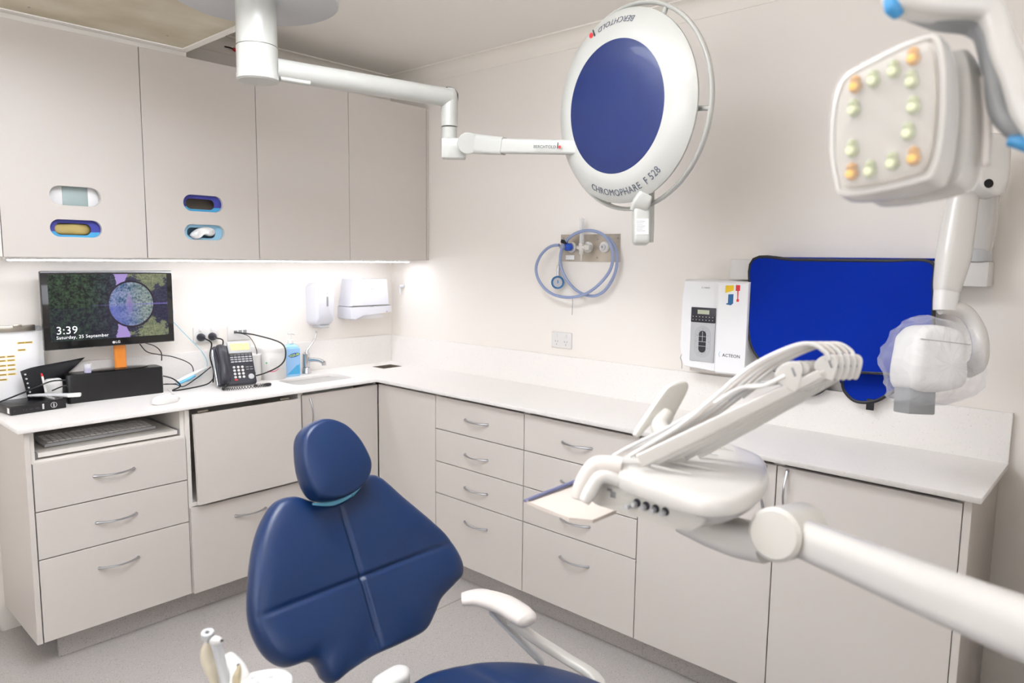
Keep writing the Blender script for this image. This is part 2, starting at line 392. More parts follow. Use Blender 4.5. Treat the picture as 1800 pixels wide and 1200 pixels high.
# left run (front plane y = -.416)
t = thing('drawer_cabinet', 'greige base cabinet with three drawers below a pull-out keyboard shelf', 'cabinet', (-1.65, -.2, 0))
carcass_y(t, -1.908, -1.372, ZB, ZT, -.397, .018, (.757,))
obj('end_panel', box(nb(), (-1.926, -.416, ZB), (-1.9085, .018, ZT), .0008, 1), DM, t, False)
for z0, z1, hz in ((.106, .412, .326), (.416, .588, .503), (.592, .764, .682)):
    d = obj('drawer', box(nb(), (-1.9045, -.416, z0), (-1.3755, -.398, z1), .0009, 1), DM, t, False)
    bow_handle(d, (-1.645, -.416, hz), (1, 0, 0), (0, -1, 0))
s = obj('keyboard_shelf', box(nb(), (-1.882, -.395, .781), (-1.398, -.06, .797), .0006, 1), CM, t, False)
bm = nb()
for x in (-1.8905, -1.396): obj('drawer_runner', box(nb(), (x, -.392, .778), (x+.006, -.1, .800)), MT['satin'], s, False)
bm = nb(); box(bm, (-1.845, -.35, .001), (-1.372, -.335, ZB)); obj('kick_board', bm, MT['floor'], t, False)
t = thing('flap_cabinet', 'greige base cabinet with a slightly open flap above one deep drawer', 'cabinet', (-1.11, -.2, 0))
carcass_y(t, -1.371, -.846, ZB, ZT, -.410, .018, (.472,))
d = obj('drawer', box(nb(), (-1.3695, -.430, .106), (-.849, -.412, .470), .0009, 1), DM, t, False)
bow_handle(d, (-1.115, -.430, .392), (1, 0, 0), (0, -1, 0))
fm = frame((-1.347, -.436, .484), (1, 0, 0), (0, .018, .352))
f = obj('flap_door', box(nb(), (0, 0, 0), (.483, .374, .018), .0009, 1, fm), DM, t, False)
for x in (-1.30, -.93):
    bm = nb(); box(bm, (x-.02, -.417, .845), (x+.02, -.395, .857), .002, 1); cyl(bm, (x-.022, -.41, .862), (x+.022, -.41, .862), .006, n=12); obj('hinge', bm, MT['steel'], f)
obj('kick_board', box(nb(), (-1.371, -.35, .001), (-.846, -.335, ZB)), MT['floor'], t, False)
t = thing('sink_cupboard', 'greige cupboard under the sink with one door in the corner', 'cabinet', (-.63, -.2, 0))
carcass_y(t, -.845, -.415, ZB, ZT, -.397, .018)
d = obj('door', box(nb(), (-.843, -.416, .106), (-.418, -.398, .866), .0009, 1), DM, t, False)
bow_handle(d, (-.802, -.416, .775), (0, 0, 1), (0, -1, 0))
obj('kick_board', box(nb(), (-.845, -.35, .001), (-.415, -.335, ZB)), MT['floor'], t, False)
# right run (front plane x = -.414)
def front_x(name, y0, y1, z0, z1, parent):
    return obj(name, box(nb(), (-.414, y0, z0), (-.396, y1, z1), .0009, 1), DM, parent, False)
t = thing('corner_cabinet', 'blank greige corner panel cabinet beside the four-drawer unit', 'cabinet', (-.2, -.64, 0))
carcass_x(t, -.846, -.45, ZB, ZT, -.395, .018)
front_x('door', -.8445, -.4185, .106, .868, t)
obj('kick_board', box(nb(), (-.345, -.846, .001), (-.33, -.452, ZB)), MT['floor'], t, False)
for i, (ya, yb, lab) in enumerate(((-1.390, -.847, 'greige four-drawer base cabinet next to the blank corner panel'), (-1.942, -1.391, 'greige four-drawer base cabinet behind the steel instrument tray'))):
    t = thing('drawer_cabinet', lab, 'cabinet', (-.2, (ya+yb)/2, 0))
    carcass_x(t, ya, yb, ZB, ZT, -.395, .018)
    for z0, z1, hz in ((.106, .408, .318), (.412, .560, .478), (.564, .713, .630), (.717, .868, .788)):
        d = front_x('drawer', ya+.0015, yb-.0015, z0, z1, t)
        bow_handle(d, (-.414, (ya+yb)/2+.005, hz), (0, 1, 0), (-1, 0, 0))
    obj('kick_board', box(nb(), (-.345, ya, .001), (-.33, yb, ZB)), MT['floor'], t, False)
for ya, yb, hy, lab in ((-2.440, -1.943, -2.405, 'greige tall-door base cupboard behind the delivery unit, left of the pair'), (-2.942, -2.441, -2.474, 'greige tall-door base cupboard at the far right end of the bench')):
    t = thing('door_cabinet', lab, 'cabinet', (-.2, (ya+yb)/2, 0))
    carcass_x(t, ya, yb, ZB, ZT, -.395, .018)
    d = front_x('door', ya+.0015, yb-.0015, .106, .868, t)
    bow_handle(d, (-.414, hy, .79), (0, 0, 1), (-1, 0, 0))
    obj('kick_board', box(nb(), (-.345, ya, .001), (-.33, yb, ZB)), MT['floor'], t, False)
    if ya < -2.9: obj('end_panel', box(nb(), (-.414, -2.962, ZB), (.018, -2.943, ZT), .0008, 1), DM, t, False)
# worktop with sink cut-out and cable hole; splashbacks
t = thing('worktop', 'speckled white stone L-shaped worktop along both walls', 'worktop', (-.8, -.2, .88))
Lo = [(-1.947, -.438), (-.4405, -.438), (-.4405, -2.984), (.0, -2.984), (.0, 0), (-1.947, 0)]
ch = [(-.215, -.205), (-.080, -.205), (-.080, -.095), (-.215, -.095)]
sh = [(-.655+a, -.235+c) for a, c in rrect(.33, .21, .05, 6)]
plate('stone_top', Lo, [sh, ch], .0165, MT['bench'], Matrix.Translation((0, 0, .8835)), t, bev=.001)
obj('splashback', box(nb(), (-1.947, .0005, .884), (.0, .0195, 1.055), .001, 1), MT['bench'], t, False)
obj('splashback', box(nb(), (.0005, -2.984, .884), (.0195, 0.0195, 1.055), .001, 1), MT['bench'], t, False)
t = thing('sink', 'white undermount basin sunk in the worktop below the soap dispenser', 'sink', (-.655, -.235, .75))
bm = nb(); base = rrect(.34, .22, .05, 6)
for s, z0, z1 in ((1, .74, .883),):
    tb = bmesh.new(); rings = []
    for k, z in ((1.0, .8825), (1.0, .8832), (.985, .8832), (.97, .80), (.9, .765), (.6, .755), (0, .752)):
        rings.append([tb.verts.new((-.655+a*k, -.235+c*k, z)) for a, c in base] if k else [tb.verts.new((-.655, -.235, z))])
    for a, c in zip(rings, rings[1:]):
        for i in range(len(a)):
            j = (i+1) % len(a)
            tb.faces.new((a[i], a[j], c[j], c[i]) if len(c) > 1 else (a[i], a[j], c[0]))
    merge(bm, tb)
sk = obj('bowl', bm, MT['white'], t); md = sk.modifiers.new('s', 'SOLIDIFY'); md.thickness = .003; md.offset = 1
obj('drain', cyl(nb(), (-.655, -.235, .753), (-.655, -.235, .757), .022), MT['chrome'], t)
bm = nb(); o_ = box(bm, (-.214, -.204, .70), (-.081, -.096, .704)); 
for a, c in (((-.214, -.204, .704), (-.211, -.096, .899)), ((-.084, -.204, .704), (-.081, -.096, .899)), ((-.211, -.204, .704), (-.084, -.201, .899)), ((-.211, -.099, .704), (-.084, -.096, .899))): box(bm, a, c)
tag(obj('waste_chute', bm, MT['steel'], smooth=False), 'square steel-lined waste hole sunk in worktop at room corner', 'chute')
# wall cabinets
ux = [-1.9252, -1.4479, -.9741, -.4952, -.0002]; UB, UT = 1.4854, 2.285
labs = ['greige wall cabinet door with a teal mask box and a tan glove slot', 'greige wall cabinet with an empty glove box slot above a tissue slot', 'plain greige wall cabinet below the lamp boom, left of the pair', 'plain greige wall cabinet closest to the room corner']
for i in range(4):
    x0, x1 = ux[i]+.001, ux[i+1]-.001
    t = thing('wall_cabinet', labs[i], 'cabinet', ((x0+x1)/2, -.15, UB))
    carcass_y(t, x0, x1, UB+.006, UT, -.291, .018, (UT-.016, 1.75))
    holes = []
    if i == 0: holes = [hole(-1.690, 1.707, .170, .070), hole(-1.693, 1.590, .172, .064)]
    if i == 1: holes = [hole(-1.217, 1.711, .168, .068), hole(-1.216, 1.593, .170, .064)]
    plate('door', [(x0+.001, UB), (x1-.001, UB), (x1-.001, UT), (x0+.001, UT)], holes, .018, DM, FY((0, -.292, 0)), t, bev=.0006)
    if i == 0: obj('end_panel', box(nb(), (ux[0]-.019, -.31, UB), (ux[0]-.001, .018, UT), .0006, 1), CM, t, False)
    if i == 3: obj('filler_strip', box(nb(), (ux[4]+.003, -.308, UB), (.0195, -.290, UT), .0006, 1), DM, t, False)
t = thing('under_cabinet_light', 'long white led strip glowing beneath the wall cabinets', 'light', (-.96, -.2, 1.485))
obj('housing', box(nb(), (-1.90, -.225, 1.476), (-.04, -.195, 1.490), .001, 1), MT['white'], t, False)
obj('diffuser', box(nb(), (-1.89, -.222, 1.4715), (-.05, -.198, 1.4755)), MT['led'], t, False)
# dispenser boxes behind the slots
def slotbox(name, label, cat, cx, cz, w, h, cols, d=.07, opening=True, inner=None):
    t = thing(name, label, cat, (cx, -.25, cz-h/2))
    y = -.290
    plate('carton', [(cx-w/2, cz-h/2), (cx+w/2, cz-h/2), (cx+w/2, cz+h/2), (cx-w/2, cz+h/2)], [hole(cx-.006, cz-.002, .12, .043)] if opening else [], .002, cols[0], FY((0, y+.0025, 0)), t, bev=.0002)
    bm = nb(); box(bm, (cx-w/2, y+.003, cz-h/2), (cx-w/2+.002, y+d, cz+h/2)); box(bm, (cx+w/2-.002, y+.003, cz-h/2), (cx+w/2, y+d, cz+h/2)); box(bm, (cx-w/2+.002, y+.003, cz-h/2), (cx+w/2-.002, y+d, cz-h/2+.002)); box(bm, (cx-w/2+.002, y+d-.002, cz-h/2+.002), (cx+w/2-.002, y+d, cz+h/2))
    obj('carton_sides', bm, inner or cols[0], t, False)
    return t
t = slotbox('glove_box', 'indigo and sky blue carton of tan latex gloves in lower left slot', 'box', -1.693, 1.590, .23, .10, [MT['indigo']])
def band(t, cx, z0, z1, w, cz, m):
    # printed lower band around the opening
    o = [(cx-w/2, z0), (cx+w/2, z0), (cx+w/2, z1), (cx-w/2, z1)]
    hh = [p for p in hole(cx-.006, cz-.002, .1202, .0432)]
    top = [p for p in hh if p[1] < z1]
    pts = [(cx-w/2, z0), (cx+w/2, z0), (cx+w/2, z1)] + sorted([p for p in top], key=lambda p: -p[0]) + [(cx-w/2, z1)]
    plate('printed_band', pts, [], .0004, m, FY((0, -.2896, 0)), t, bev=.0001)
band(t, -1.693, 1.541, 1.580, .228, 1.590, MT['cyan'])
bm = nb(); pad(bm, [(-.058, -.018), (.055, -.019), (.058, .018), (-.02, .021), (-.06, .015)], cushion(.022, nr=6), FY((-1.699, -.262, 1.588)), disp=lambda x, y, s, h: .004*math.sin(90*x+60*y)*s)
tag(obj('latex_gloves', bm, MT['latex']), 'crumpled tan latex gloves showing in the lower left slot', 'gloves')
t = slotbox('glove_box', 'empty indigo and blue glove carton in the upper right slot', 'box', -1.217, 1.711, .23, .10, [MT['indigo']], .07, True, mat('grey_board', '857a6e', .7))
band(t, -1.217, 1.662, 1.699, .228, 1.711, MT['cyan'])
t = slotbox('tissue_box', 'pale blue tissue carton in the lower right slot', 'box', -1.216, 1.593, .23, .10, [MT['gel']])
bm = nb(); pad(bm, [(-.055, -.010), (-.03, -.026), (.0, -.008), (.03, -.012), (.05, .0), (.045, .018), (.01, .026), (-.03, .014)], cushion(.030, nr=7), FY((-1.216, -.285, 1.590)), disp=lambda x, y, s, h: .008*math.sin(120*x)*math.cos(90*y)*(1 if h > .01 else 0))
tag(obj('tissue', bm, MT['paper']), 'crumpled white tissue poking out of the lower right slot', 'tissue')
t = thing('mask_box', 'white box with a wide teal-grey band in the upper left slot', 'box', (-1.69, -.25, 1.65))
obj('carton', box(nb(), (-1.768, -.280, 1.655), (-1.58, -.19, 1.745), .004), MT['paper'], t)
obj('band', box(nb(), (-1.727, -.2815, 1.6545), (-1.640, -.189, 1.7455), .004), MT['tealcloth'], t)

# ================================================================== ON THE LEFT WORKTOP
Z = .9003
class Nd:
    """tiny expression builder for shader maths"""
    def __init__(s, nt, sock): s.nt, s.s = nt, sock
    def _m(s, op, o=None, o2=None):
        n = s.nt.nodes.new('ShaderNodeMath'); n.operation = op
        for i, v in enumerate((s, o, o2)):
            if v is None: continue
            if isinstance(v, Nd): s.nt.links.new(v.s, n.inputs[i])
            else: n.inputs[i].default_value = v
        return Nd(s.nt, n.outputs[0])
    def __add__(s, o): return s._m('ADD', o)
    def __sub__(s, o): return s._m('SUBTRACT', o)
    def __mul__(s, o): return s._m('MULTIPLY', o)
    def lt(s, o): return s._m('LESS_THAN', o)
    def gt(s, o): return s._m('GREATER_THAN', o)
    def abs(s): return s._m('ABSOLUTE')
    def pw(s, o): return s._m('POWER', o)
def mixc(nt, f, a, c):
    n = nt.nodes.new('ShaderNodeMix'); n.data_type = 'RGBA'
    nt.links.new(f.s, n.inputs[0])
    for i, v in ((6, a), (7, c)):
        if isinstance(v, str): n.inputs[i].default_value = (*lin(v), 1)
        else: nt.links.new(v, n.inputs[i])
    return n.outputs[2]
def screen_material():
    m = bpy.data.materials.new('landscape_screen'); m.use_nodes = True; nt = m.node_tree; B = nt.nodes['Principled BSDF']
    tc = nt.nodes.new('ShaderNodeTexCoord'); sp = nt.nodes.new('ShaderNodeSeparateXYZ'); nt.links.new(tc.outputs['Generated'], sp.inputs[0])
    u = Nd(nt, sp.outputs[0]); v = Nd(nt, sp.outputs[2]); mv = (v-.52).abs()
    cb = nt.nodes.new('ShaderNodeCombineXYZ'); nt.links.new((u*1.78).s, cb.inputs[0]); nt.links.new(mv.s, cb.inputs[1])
    def noise(sc, det=5, off=0):
        mp = nt.nodes.new('ShaderNodeMapping'); mp.inputs['Location'].default_value = (off, off, 0); nt.links.new(cb.outputs[0], mp.inputs[0])
        n = nt.nodes.new('ShaderNodeTexNoise'); n.inputs['Scale'].default_value = sc; n.inputs['Detail'].default_value = det; n.inputs['Roughness'].default_value = .7
        nt.links.new(mp.outputs[0], n.inputs['Vector']); return Nd(nt, n.outputs['Fac'])
    n1, n2, n3 = noise(9), noise(26, 4, 3), noise(5, 3, 7)
    base = mixc(nt, ((n1+n2)*3.0-2.7)._m('MAXIMUM', 0)._m('MINIMUM', 1), '070c10', '3f5a3e')
    base = mixc(nt, ((u-.30)*2.4+(n1-.5)*1.2)._m('MAXIMUM', 0)._m('MINIMUM', .8), base, mixc(nt, (n2*2-.6)._m('MAXIMUM', 0)._m('MINIMUM', 1), '1c1c33', '4b4468'))
    base = mixc(nt, (v.lt(.5))*.35, base, '1a1636')
    hill = ((u-.86).abs()+(mv-.46).abs()*.8+(n1-.5)*.5+(n2-.5)*.3).lt(.20)
    base = mixc(nt, hill*.85, base, mixc(nt, (n2*2.4-.7)._m('MAXIMUM', 0)._m('MINIMUM', 1), '3f5040', 'a3a57c'))
    sky = (((u-.585).abs()*(mv*-3+2.6)+(n1-.5)*.10).lt(.065))*(mv.gt(.30))
    base = mixc(nt, sky, base, 'a08cc8')
    du = (u-.672)*1.78; dv = v-.525; r = (du*du+dv*dv)._m('SQRT')
    ring = (r.lt(.372))*(r.gt(.345)); ins = r.lt(.346)
    inn = mixc(nt, ((n1+n2)*3.2-2.7)._m('MAXIMUM', 0)._m('MINIMUM', 1), '1f4a6c', '8a93bb')
    inn = mixc(nt, ((du*2.2+.35)+(n1-.5)*.8)._m('MAXIMUM', 0)._m('MINIMUM', .75), inn, mixc(nt, (n2*3-1)._m('MAXIMUM', 0)._m('MINIMUM', 1), '2c4450', 'a9b59a'))
    inn = mixc(nt, ((du+.03).abs()+(n2-.5)*.16).lt((mv*-.35)+.06)*.8, inn, '8d7cae')
    inn = mixc(nt, (v.lt(.5))*((du*-1.5)+.3)._m('MAXIMUM', 0)._m('MINIMUM', .7), inn, '5a62b0')
    base = mixc(nt, ins, base, inn)
    base = mixc(nt, ring, base, '2c2333')
    line = (mv.lt(.012))*(u-.3)._m('MAXIMUM', 0)._m('MINIMUM', .5); base = mixc(nt, line, base, '7a6cbf')
    B.inputs['Base Color'].default_value = (0, 0, 0, 1); B.inputs['Roughness'].default_value = .25
    nt.links.new(base, B.inputs['Emission Color']); B.inputs['Emission Strength'].default_value = 1.0
    return m
t = thing('monitor', 'black monitor showing 3:39 over a purple and green lake picture', 'monitor', (-1.49, -.05, 1.018))
m4 = FY((-1.5175, -.075, 1.276)) @ Matrix.Rotation(math.radians(0), 4, 'Z')
bm = nb(); box(bm, (-.2475, -.154, 0), (.2475, .154, .022), .004, 2, m4); box(bm, (-.13, -.09, -.028), (.13, .10, .0), .012, 2, m4)
cas = obj('casing', bm, MT['blk_sh'], t)
bm = nb(); pl_ = box(bm, (-1.5175-.2235, -.09765, 1.276-.1215), (-1.5175+.2235, -.0968, 1.276+.141)); scr = obj('screen', bm, screen_material(), t, False)
text('3:39', .043, FY((-1.7225, -.0981, 1.196)), MT['txtw'], scr, 'clock_lettering', 'LEFT', .0001)
text('Saturday, 25 September', .0185, FY((-1.7225, -.0981, 1.169)), MT['txtw'], scr, 'date_lettering', 'LEFT', .0001)
text('LG', .0145, FY((-1.5, -.0975, 1.137)), MT['lgrey'], t, 'logo_lettering', 'CENTER', .0002, .0003)
bm = nb(); cyl(bm, (-1.516, -.0972, 1.137), (-1.516, -.0978, 1.137), .0055, n=24); obj('logo', bm, MT['lgrey'], t)
bm = nb(); pad(bm, rrect(.046, .022, .008, 4), [(0, 0), (1, 0), (1, .105), (0, .105)], frame((-1.483, -.062, 1.026), (1, 0, 0), (0, 1, 0)), smooth=False); obj('neck', bm, MT['orange'], t)
bm = nb(); pad(bm, [(.12*math.cos(a*PI/12), .044*math.sin(a*PI/12)) for a in range(24)], [(0, 0), (1, 0), (1, .003), (.8, .006), (0, .008)], frame((-1.488, -.050, 1.0185), (1, 0, 0), (0, 1, 0)), smooth=False); obj('foot', bm, MT['blk_sh'], t)
bm = nb(); pad(bm, rrect(.370, .086, .014, 6), [(0, 0), (1, 0), (1, .112), (.985, .1155), (.5, .117), (0, .117)], frame((-1.506, -.048, Z), (1, -.02, 0), (0, 1, 0)), smooth=False)
t = thing('printer', 'long matt black boxy printer under the monitor', 'printer', (-1.506, -.05, Z))
obj('body', bm, MT['black'], t)
obj('lid_seam', box(nb(), (-1.688, -.0925, 1.006), (-1.324, -.0915, 1.0075)), MT['dark'], t, False)
# mini computer
t = thing('mini_computer', 'slim black mini computer lying at the left bench end', 'computer', (-1.81, -.09, Z))
M0 = frame((-1.905, -.175, Z), (.187, .022, 0), (-.022, .187, 0))
obj('body', box(nb(), (0, 0, 0), (.189, .145, .035), .003, 2, M0), MT['black'], t)
bm = nb()
for x, w in ((.010, .006), (.04, .004), (.05, .004), (.063, .010), (.083, .012)): box(bm, (x, -.0008, .012), (x+w, .001, .018), 0, 1, M0)
obj('ports', bm, MT['char'], t, False)
bm = nb(); box(bm, (.105, -.001, .008), (.1115, .0015, .028), .0005, 1, M0); obj('sticker', bm, MT['lgrey'], t)
bm = nb(); rg = M0 @ frame((.145, -.0008, .0185), (1, 0, 0), (0, 0, 1)); lathe(bm, [(.0095, -.001), (.0112, -.001), (.0112, .0006), (.0095, .0006), (.0095, -.001)], rg); box(bm, (-.0022, -.008, -.0005), (.0022, .003, .0006), 0, 1, rg); cyl(bm, rg @ Vector((0, .0055, -.0005)), rg @ Vector((0, .0055, .0006)), .002, n=12)
obj('round_logo', bm, MT['lgrey'], t)
bm = nb(); box(bm, (-.0008, .012, .006), (.001, .030, .026), 0, 1, M0); obj('port_label', bm, MT['paper'], t, False)
# grey handpiece lying on it
t = thing('scanner_wand', 'pale grey handheld wand lying across the mini computer', 'scanner', (-1.75, -.13, .94))
bm = nb(); sweep(bm, [(-1.826, -.085, .953), (-1.79, -.105, .953), (-1.74, -.13, .950), (-1.690, -.152, .946)], [.007, .011, .012, .014], 14, 5, sec=[(math.cos(a*PI/7), .6*math.sin(a*PI/7)) for a in range(14)]); obj('handle', bm, MT['lgrey'], t)
bm = nb(); box(bm, (-.012, -.014, -.006), (.034, .014, .008), .004, 2, frame((-1.698, -.149, .946), (.9, -.4, 0), (.4, .9, 0))); obj('head', bm, MT['white'], t)
bm = nb(); sweep(bm, [(-1.776, -.112, .950), (-1.765, -.135, .944), (-1.755, -.150, .9405)], [.006, .006, .004], 10, 4); obj('stand', bm, MT['grey'], t)
# black document wallet standing behind
t = thing('document_wallet', 'black plastic wallet with spiral holes behind the mini computer', 'folder', (-1.75, -.02, Z))
bm = nb(); W = [(-1.843, -.070, 1.048), (-1.80, -.050, 1.056), (-1.74, -.030, 1.060), (-1.66, -.016, 1.066), (-1.60, -.0085, 1.072)]
lo = [(-1.815, -.040, .904), (-1.78, -.030, .930), (-1.735, -.020, .955), (-1.70, -.012, .985), (-1.696, -.008, 1.00)]
A = spline(W, 6); Bq = spline(lo, 6); rows = []
for a, c in zip(A, Bq):
    d = (c-a); rows.append([bm.verts.new(a+d*f+Vector((0, .012*math.sin(f*PI)*-1 if f < 1 else 0, 0))) for f in (0, .12, .3, .5, .7, .85, 1)])
for r0, r1 in zip(rows, rows[1:]):
    for i in range(6): bm.faces.new((r0[i], r0[i+1], r1[i+1], r1[i]))
o = obj('cover', bm, MT['softblack'], t); md = o.modifiers.new('s', 'SOLIDIFY'); md.thickness = .004; md.offset = -1
bm = nb()
for i in range(7):
    z = 1.035-.018*i; cyl(bm, (-1.828+.0035*i, -.079+.003*i, z), (-1.829+.0035*i, -.074+.003*i, z), .0032, n=12)
obj('spiral_holes', bm, MT['lgrey'], t)['label'] = 'row of pale punched holes'
t = thing('power_adapter', 'off-white power adapter with black cords beside the printer', 'adapter', (-1.73, -.10, .95))
obj('body', box(nb(), (-1.760, -.070, .9375), (-1.700, -.030, 1.005), .012, 3), MT['white'], t)
bm = nb(); sweep(bm, [(-1.94, -.04, .925), (-1.88, -.07, .95), (-1.80, -.10, .985), (-1.75, -.10, 1.002), (-1.70, -.095, 1.0)], .003, 8, 6); tag(obj('black_cable', bm, MT['black']), 'black cord arching over the wallet to the printer', 'cable')
bm = nb(); sweep(bm, [(-1.745, -.085, .962), (-1.72, -.10, .975), (-1.70, -.098, .978), (-1.693, -.097, .965)], .0025, 8, 6); tag(obj('black_cable', bm, MT['black']), 'short black lead looping by the off-white adapter', 'cable')
bm = nb(); cyl(bm, (-1.766, -.088, .958), (-1.774, -.082, 1.022), .0045, .004, 14); cyl(bm, (-1.774, -.082, 1.022), (-1.776, -.081, 1.034), .0042, .003, 14, mi=1)
t = obj('marker_pen', bm, [MT['white'], MT['red']]); tag(t, 'slim white marker pen with a red cap by the wallet', 'pen')
# little purple tube on the printer
t = thing('sample_tube', 'small clear tub of purple liquid on the printer top', 'tub', (-1.612, -.075, 1.018))
bm = nb(); lathe(bm, [(0, 0), (.0125, 0), (.013, .016), (0, .016)], Matrix.Translation((-1.612, -.075, 1.0185)), 20); obj('liquid', bm, mat('purple_liquid', '5a3fb8', .2), t)
bm = nb(); lathe(bm, [(.0134, 0), (.0145, .036), (.0138, .036), (.0130, .0005)], Matrix.Translation((-1.612, -.075, 1.0182)), 20); obj('cup', bm, MT['clear'], t)
# mouse
t = thing('computer_mouse', 'white computer mouse near the worktop front edge', 'mouse', (-1.415, -.325, Z))
bm = nb(); pad(bm, [(.053, 0), (.045, .022), (.01, .028), (-.035, .027), (-.052, .012), (-.053, -.012), (-.035, -.027), (.01, -.028), (.045, -.022)], [(0, 0), (.9, 0), (1, .004), (1, .010), (.93, .020), (.75, .029), (.45, .034), (0, .036)], frame((-1.413, -.322, Z), (.95, .25, 0), (-.25, .95, 0)))
obj('shell', bm, MT['white'], t)
bm = nb(); cyl(bm, (-1.376, -.3165, .926), (-1.3785, -.308, .926), .006, n=16); obj('scroll_wheel', bm, MT['grey'], t)
bm = nb(); sweep(bm, [(-1.362, -.308, .909), (-1.33, -.27, .903), (-1.335, -.2, .9025), (-1.31, -.14, .9025), (-1.29, -.05, .9025)], .0015, 8, 6); obj('cord', bm, MT['white'], t)
# keyboard on the shelf
t = thing('keyboard', 'pale grey keyboard on the pull-out shelf', 'keyboard', (-1.64, -.22, .798))
K0 = frame((-1.845, -.335, .7985), (.43, .02, 0), (-.02, .43, 0)) @ Matrix.Rotation(math.radians(4), 4, 'X')
obj('base', box(nb(), (0, 0, 0), (.395, .125, .012), .003, 2, K0), MT['lgrey'], t)
bm = nb()
for r in range(5):
    for c in range(18): box(bm, (.012+c*.0208, .010+r*.0215, .012), (.012+c*.0208+.0178, .010+r*.0215+.0185, .0165), .0012, 1, K0)
obj('keys', bm, MT['white'], t, True)['kind'] = 'stuff'
# telephone
t = thing('desk_phone', 'black desk telephone with an amber display and coiled cord', 'telephone', (-1.03, -.18, Z))
bl, br, tr = Vector((-1.115, -.165, .911)), Vector((-.949, -.205, .911)), Vector((-.944, -.100, 1.082))
T0 = frame(bl, br-bl, tr-br)                # x along the front edge, y up the sloping face
HH = .198
bm = nb(); pad(bm, rrect(.172, HH, .010, 4), rprof(.022, .006, .09), T0 @ Matrix.Translation((.086, HH/2, -.016)), smooth=False); obj('body', bm, MT['char'], t)
bm = nb(); box(bm, (.055, .125, -.055), (.15, .150, -.012), .004, 2, T0)
obj('rear_foot', bm, MT['black'], t)
bm = nb(); box(bm, (.064, .150, .003), (.170, .210, .020), .003, 2, T0 @ Matrix.Translation((0, .150, 0)) @ Matrix.Rotation(math.radians(0), 4, 'X') @ Matrix.Translation((0, -.150, 0)))
dh = obj('display_hood', bm, MT['lgrey'], t)
obj('display', box(nb(), (.074, .162, .0202), (.160, .198, .0212), 0, 1, T0), MT['lcd'], dh, False)
for r in range(4):
    bm = nb()
    for c in range(6): box(bm, (.070+c*.0165, .142-r*.0115, .006), (.070+c*.0165+.0135, .1485-r*.0115, .0088), .0008, 1, T0)
    obj('line_keys', bm, MT['lgrey'] if r else MT['grey'], t)
for r in range(4):
    for c in range(3):
        q = T0 @ Vector((.080+c*.0185, .084-r*.0165, .006)); n = T0.to_3x3() @ Vector((0, 0, 1)); bm = nb(); cyl(bm, q, q+n*.003, .0062, .0055, 16); obj('number_key', bm, MT['white'], t)
bm = nb(); box(bm, (.074, .018, .006), (.088, .0245, .0085), .001, 1, T0); obj('hold_key', bm, MT['red'], t)
bm = nb()
for y in (.068, .080):
    for x in (.132, .150): box(bm, (x, y, .006), (x+.013, y+.004, .0075), 0, 1, T0)
obj('soft_keys', bm, MT['grey'], t)
bm = nb(); q = T0 @ Vector((.150, .034, .005)); cyl(bm, q, q+n*.004, .0135, .012, 24, .001); obj('navigation_key', bm, MT['lgrey'], t)
bm = nb(); box(bm, (-.0012, .0, -.018), (.0052, .178, .010), .002, 2, T0 @ Matrix.Translation((-.004, 0, 0))); obj('silver_edge', bm, MT['satin'], t)
bm = nb(); H0 = T0 @ Matrix.Translation((.030, 0, .018))
sweep(bm, [H0 @ Vector(p) for p in ((0, .186, -.006), (0, .176, .012), (0, .150, .024), (0, .100, .030), (0, .050, .024), (0, .022, .012), (0, .010, -.004))], [.017, .022, .021, .017, .021, .023, .018], 14, 5, sec=[(1.05*math.cos(a*PI/8), .72*math.sin(a*PI/8)) for a in range(16)])
obj('handset', bm, MT['char'], t)
bm = nb(); pts = []; base = spline([(-1.095, -.20, .915), (-1.12, -.23, .908), (-1.06, -.255, .908), (-.96, -.268, .908), (-.915, -.262, .908), (-.925, -.245, .908), (-.98, -.240, .908)], 60)
for i, p in enumerate(base):
    a = i*.85; d = (base[min(i+1, len(base)-1)]-base[max(i-1, 0)]).normalized(); s_ = d.cross(Vector((0, 0, 1))); pts.append(p+s_*.0050*math.cos(a)+Vector((0, 0, .0050*math.sin(a))))
sweep(bm, pts, .0017, 6, 1, smooth=False); obj('coiled_cord', bm, MT['black'], t)
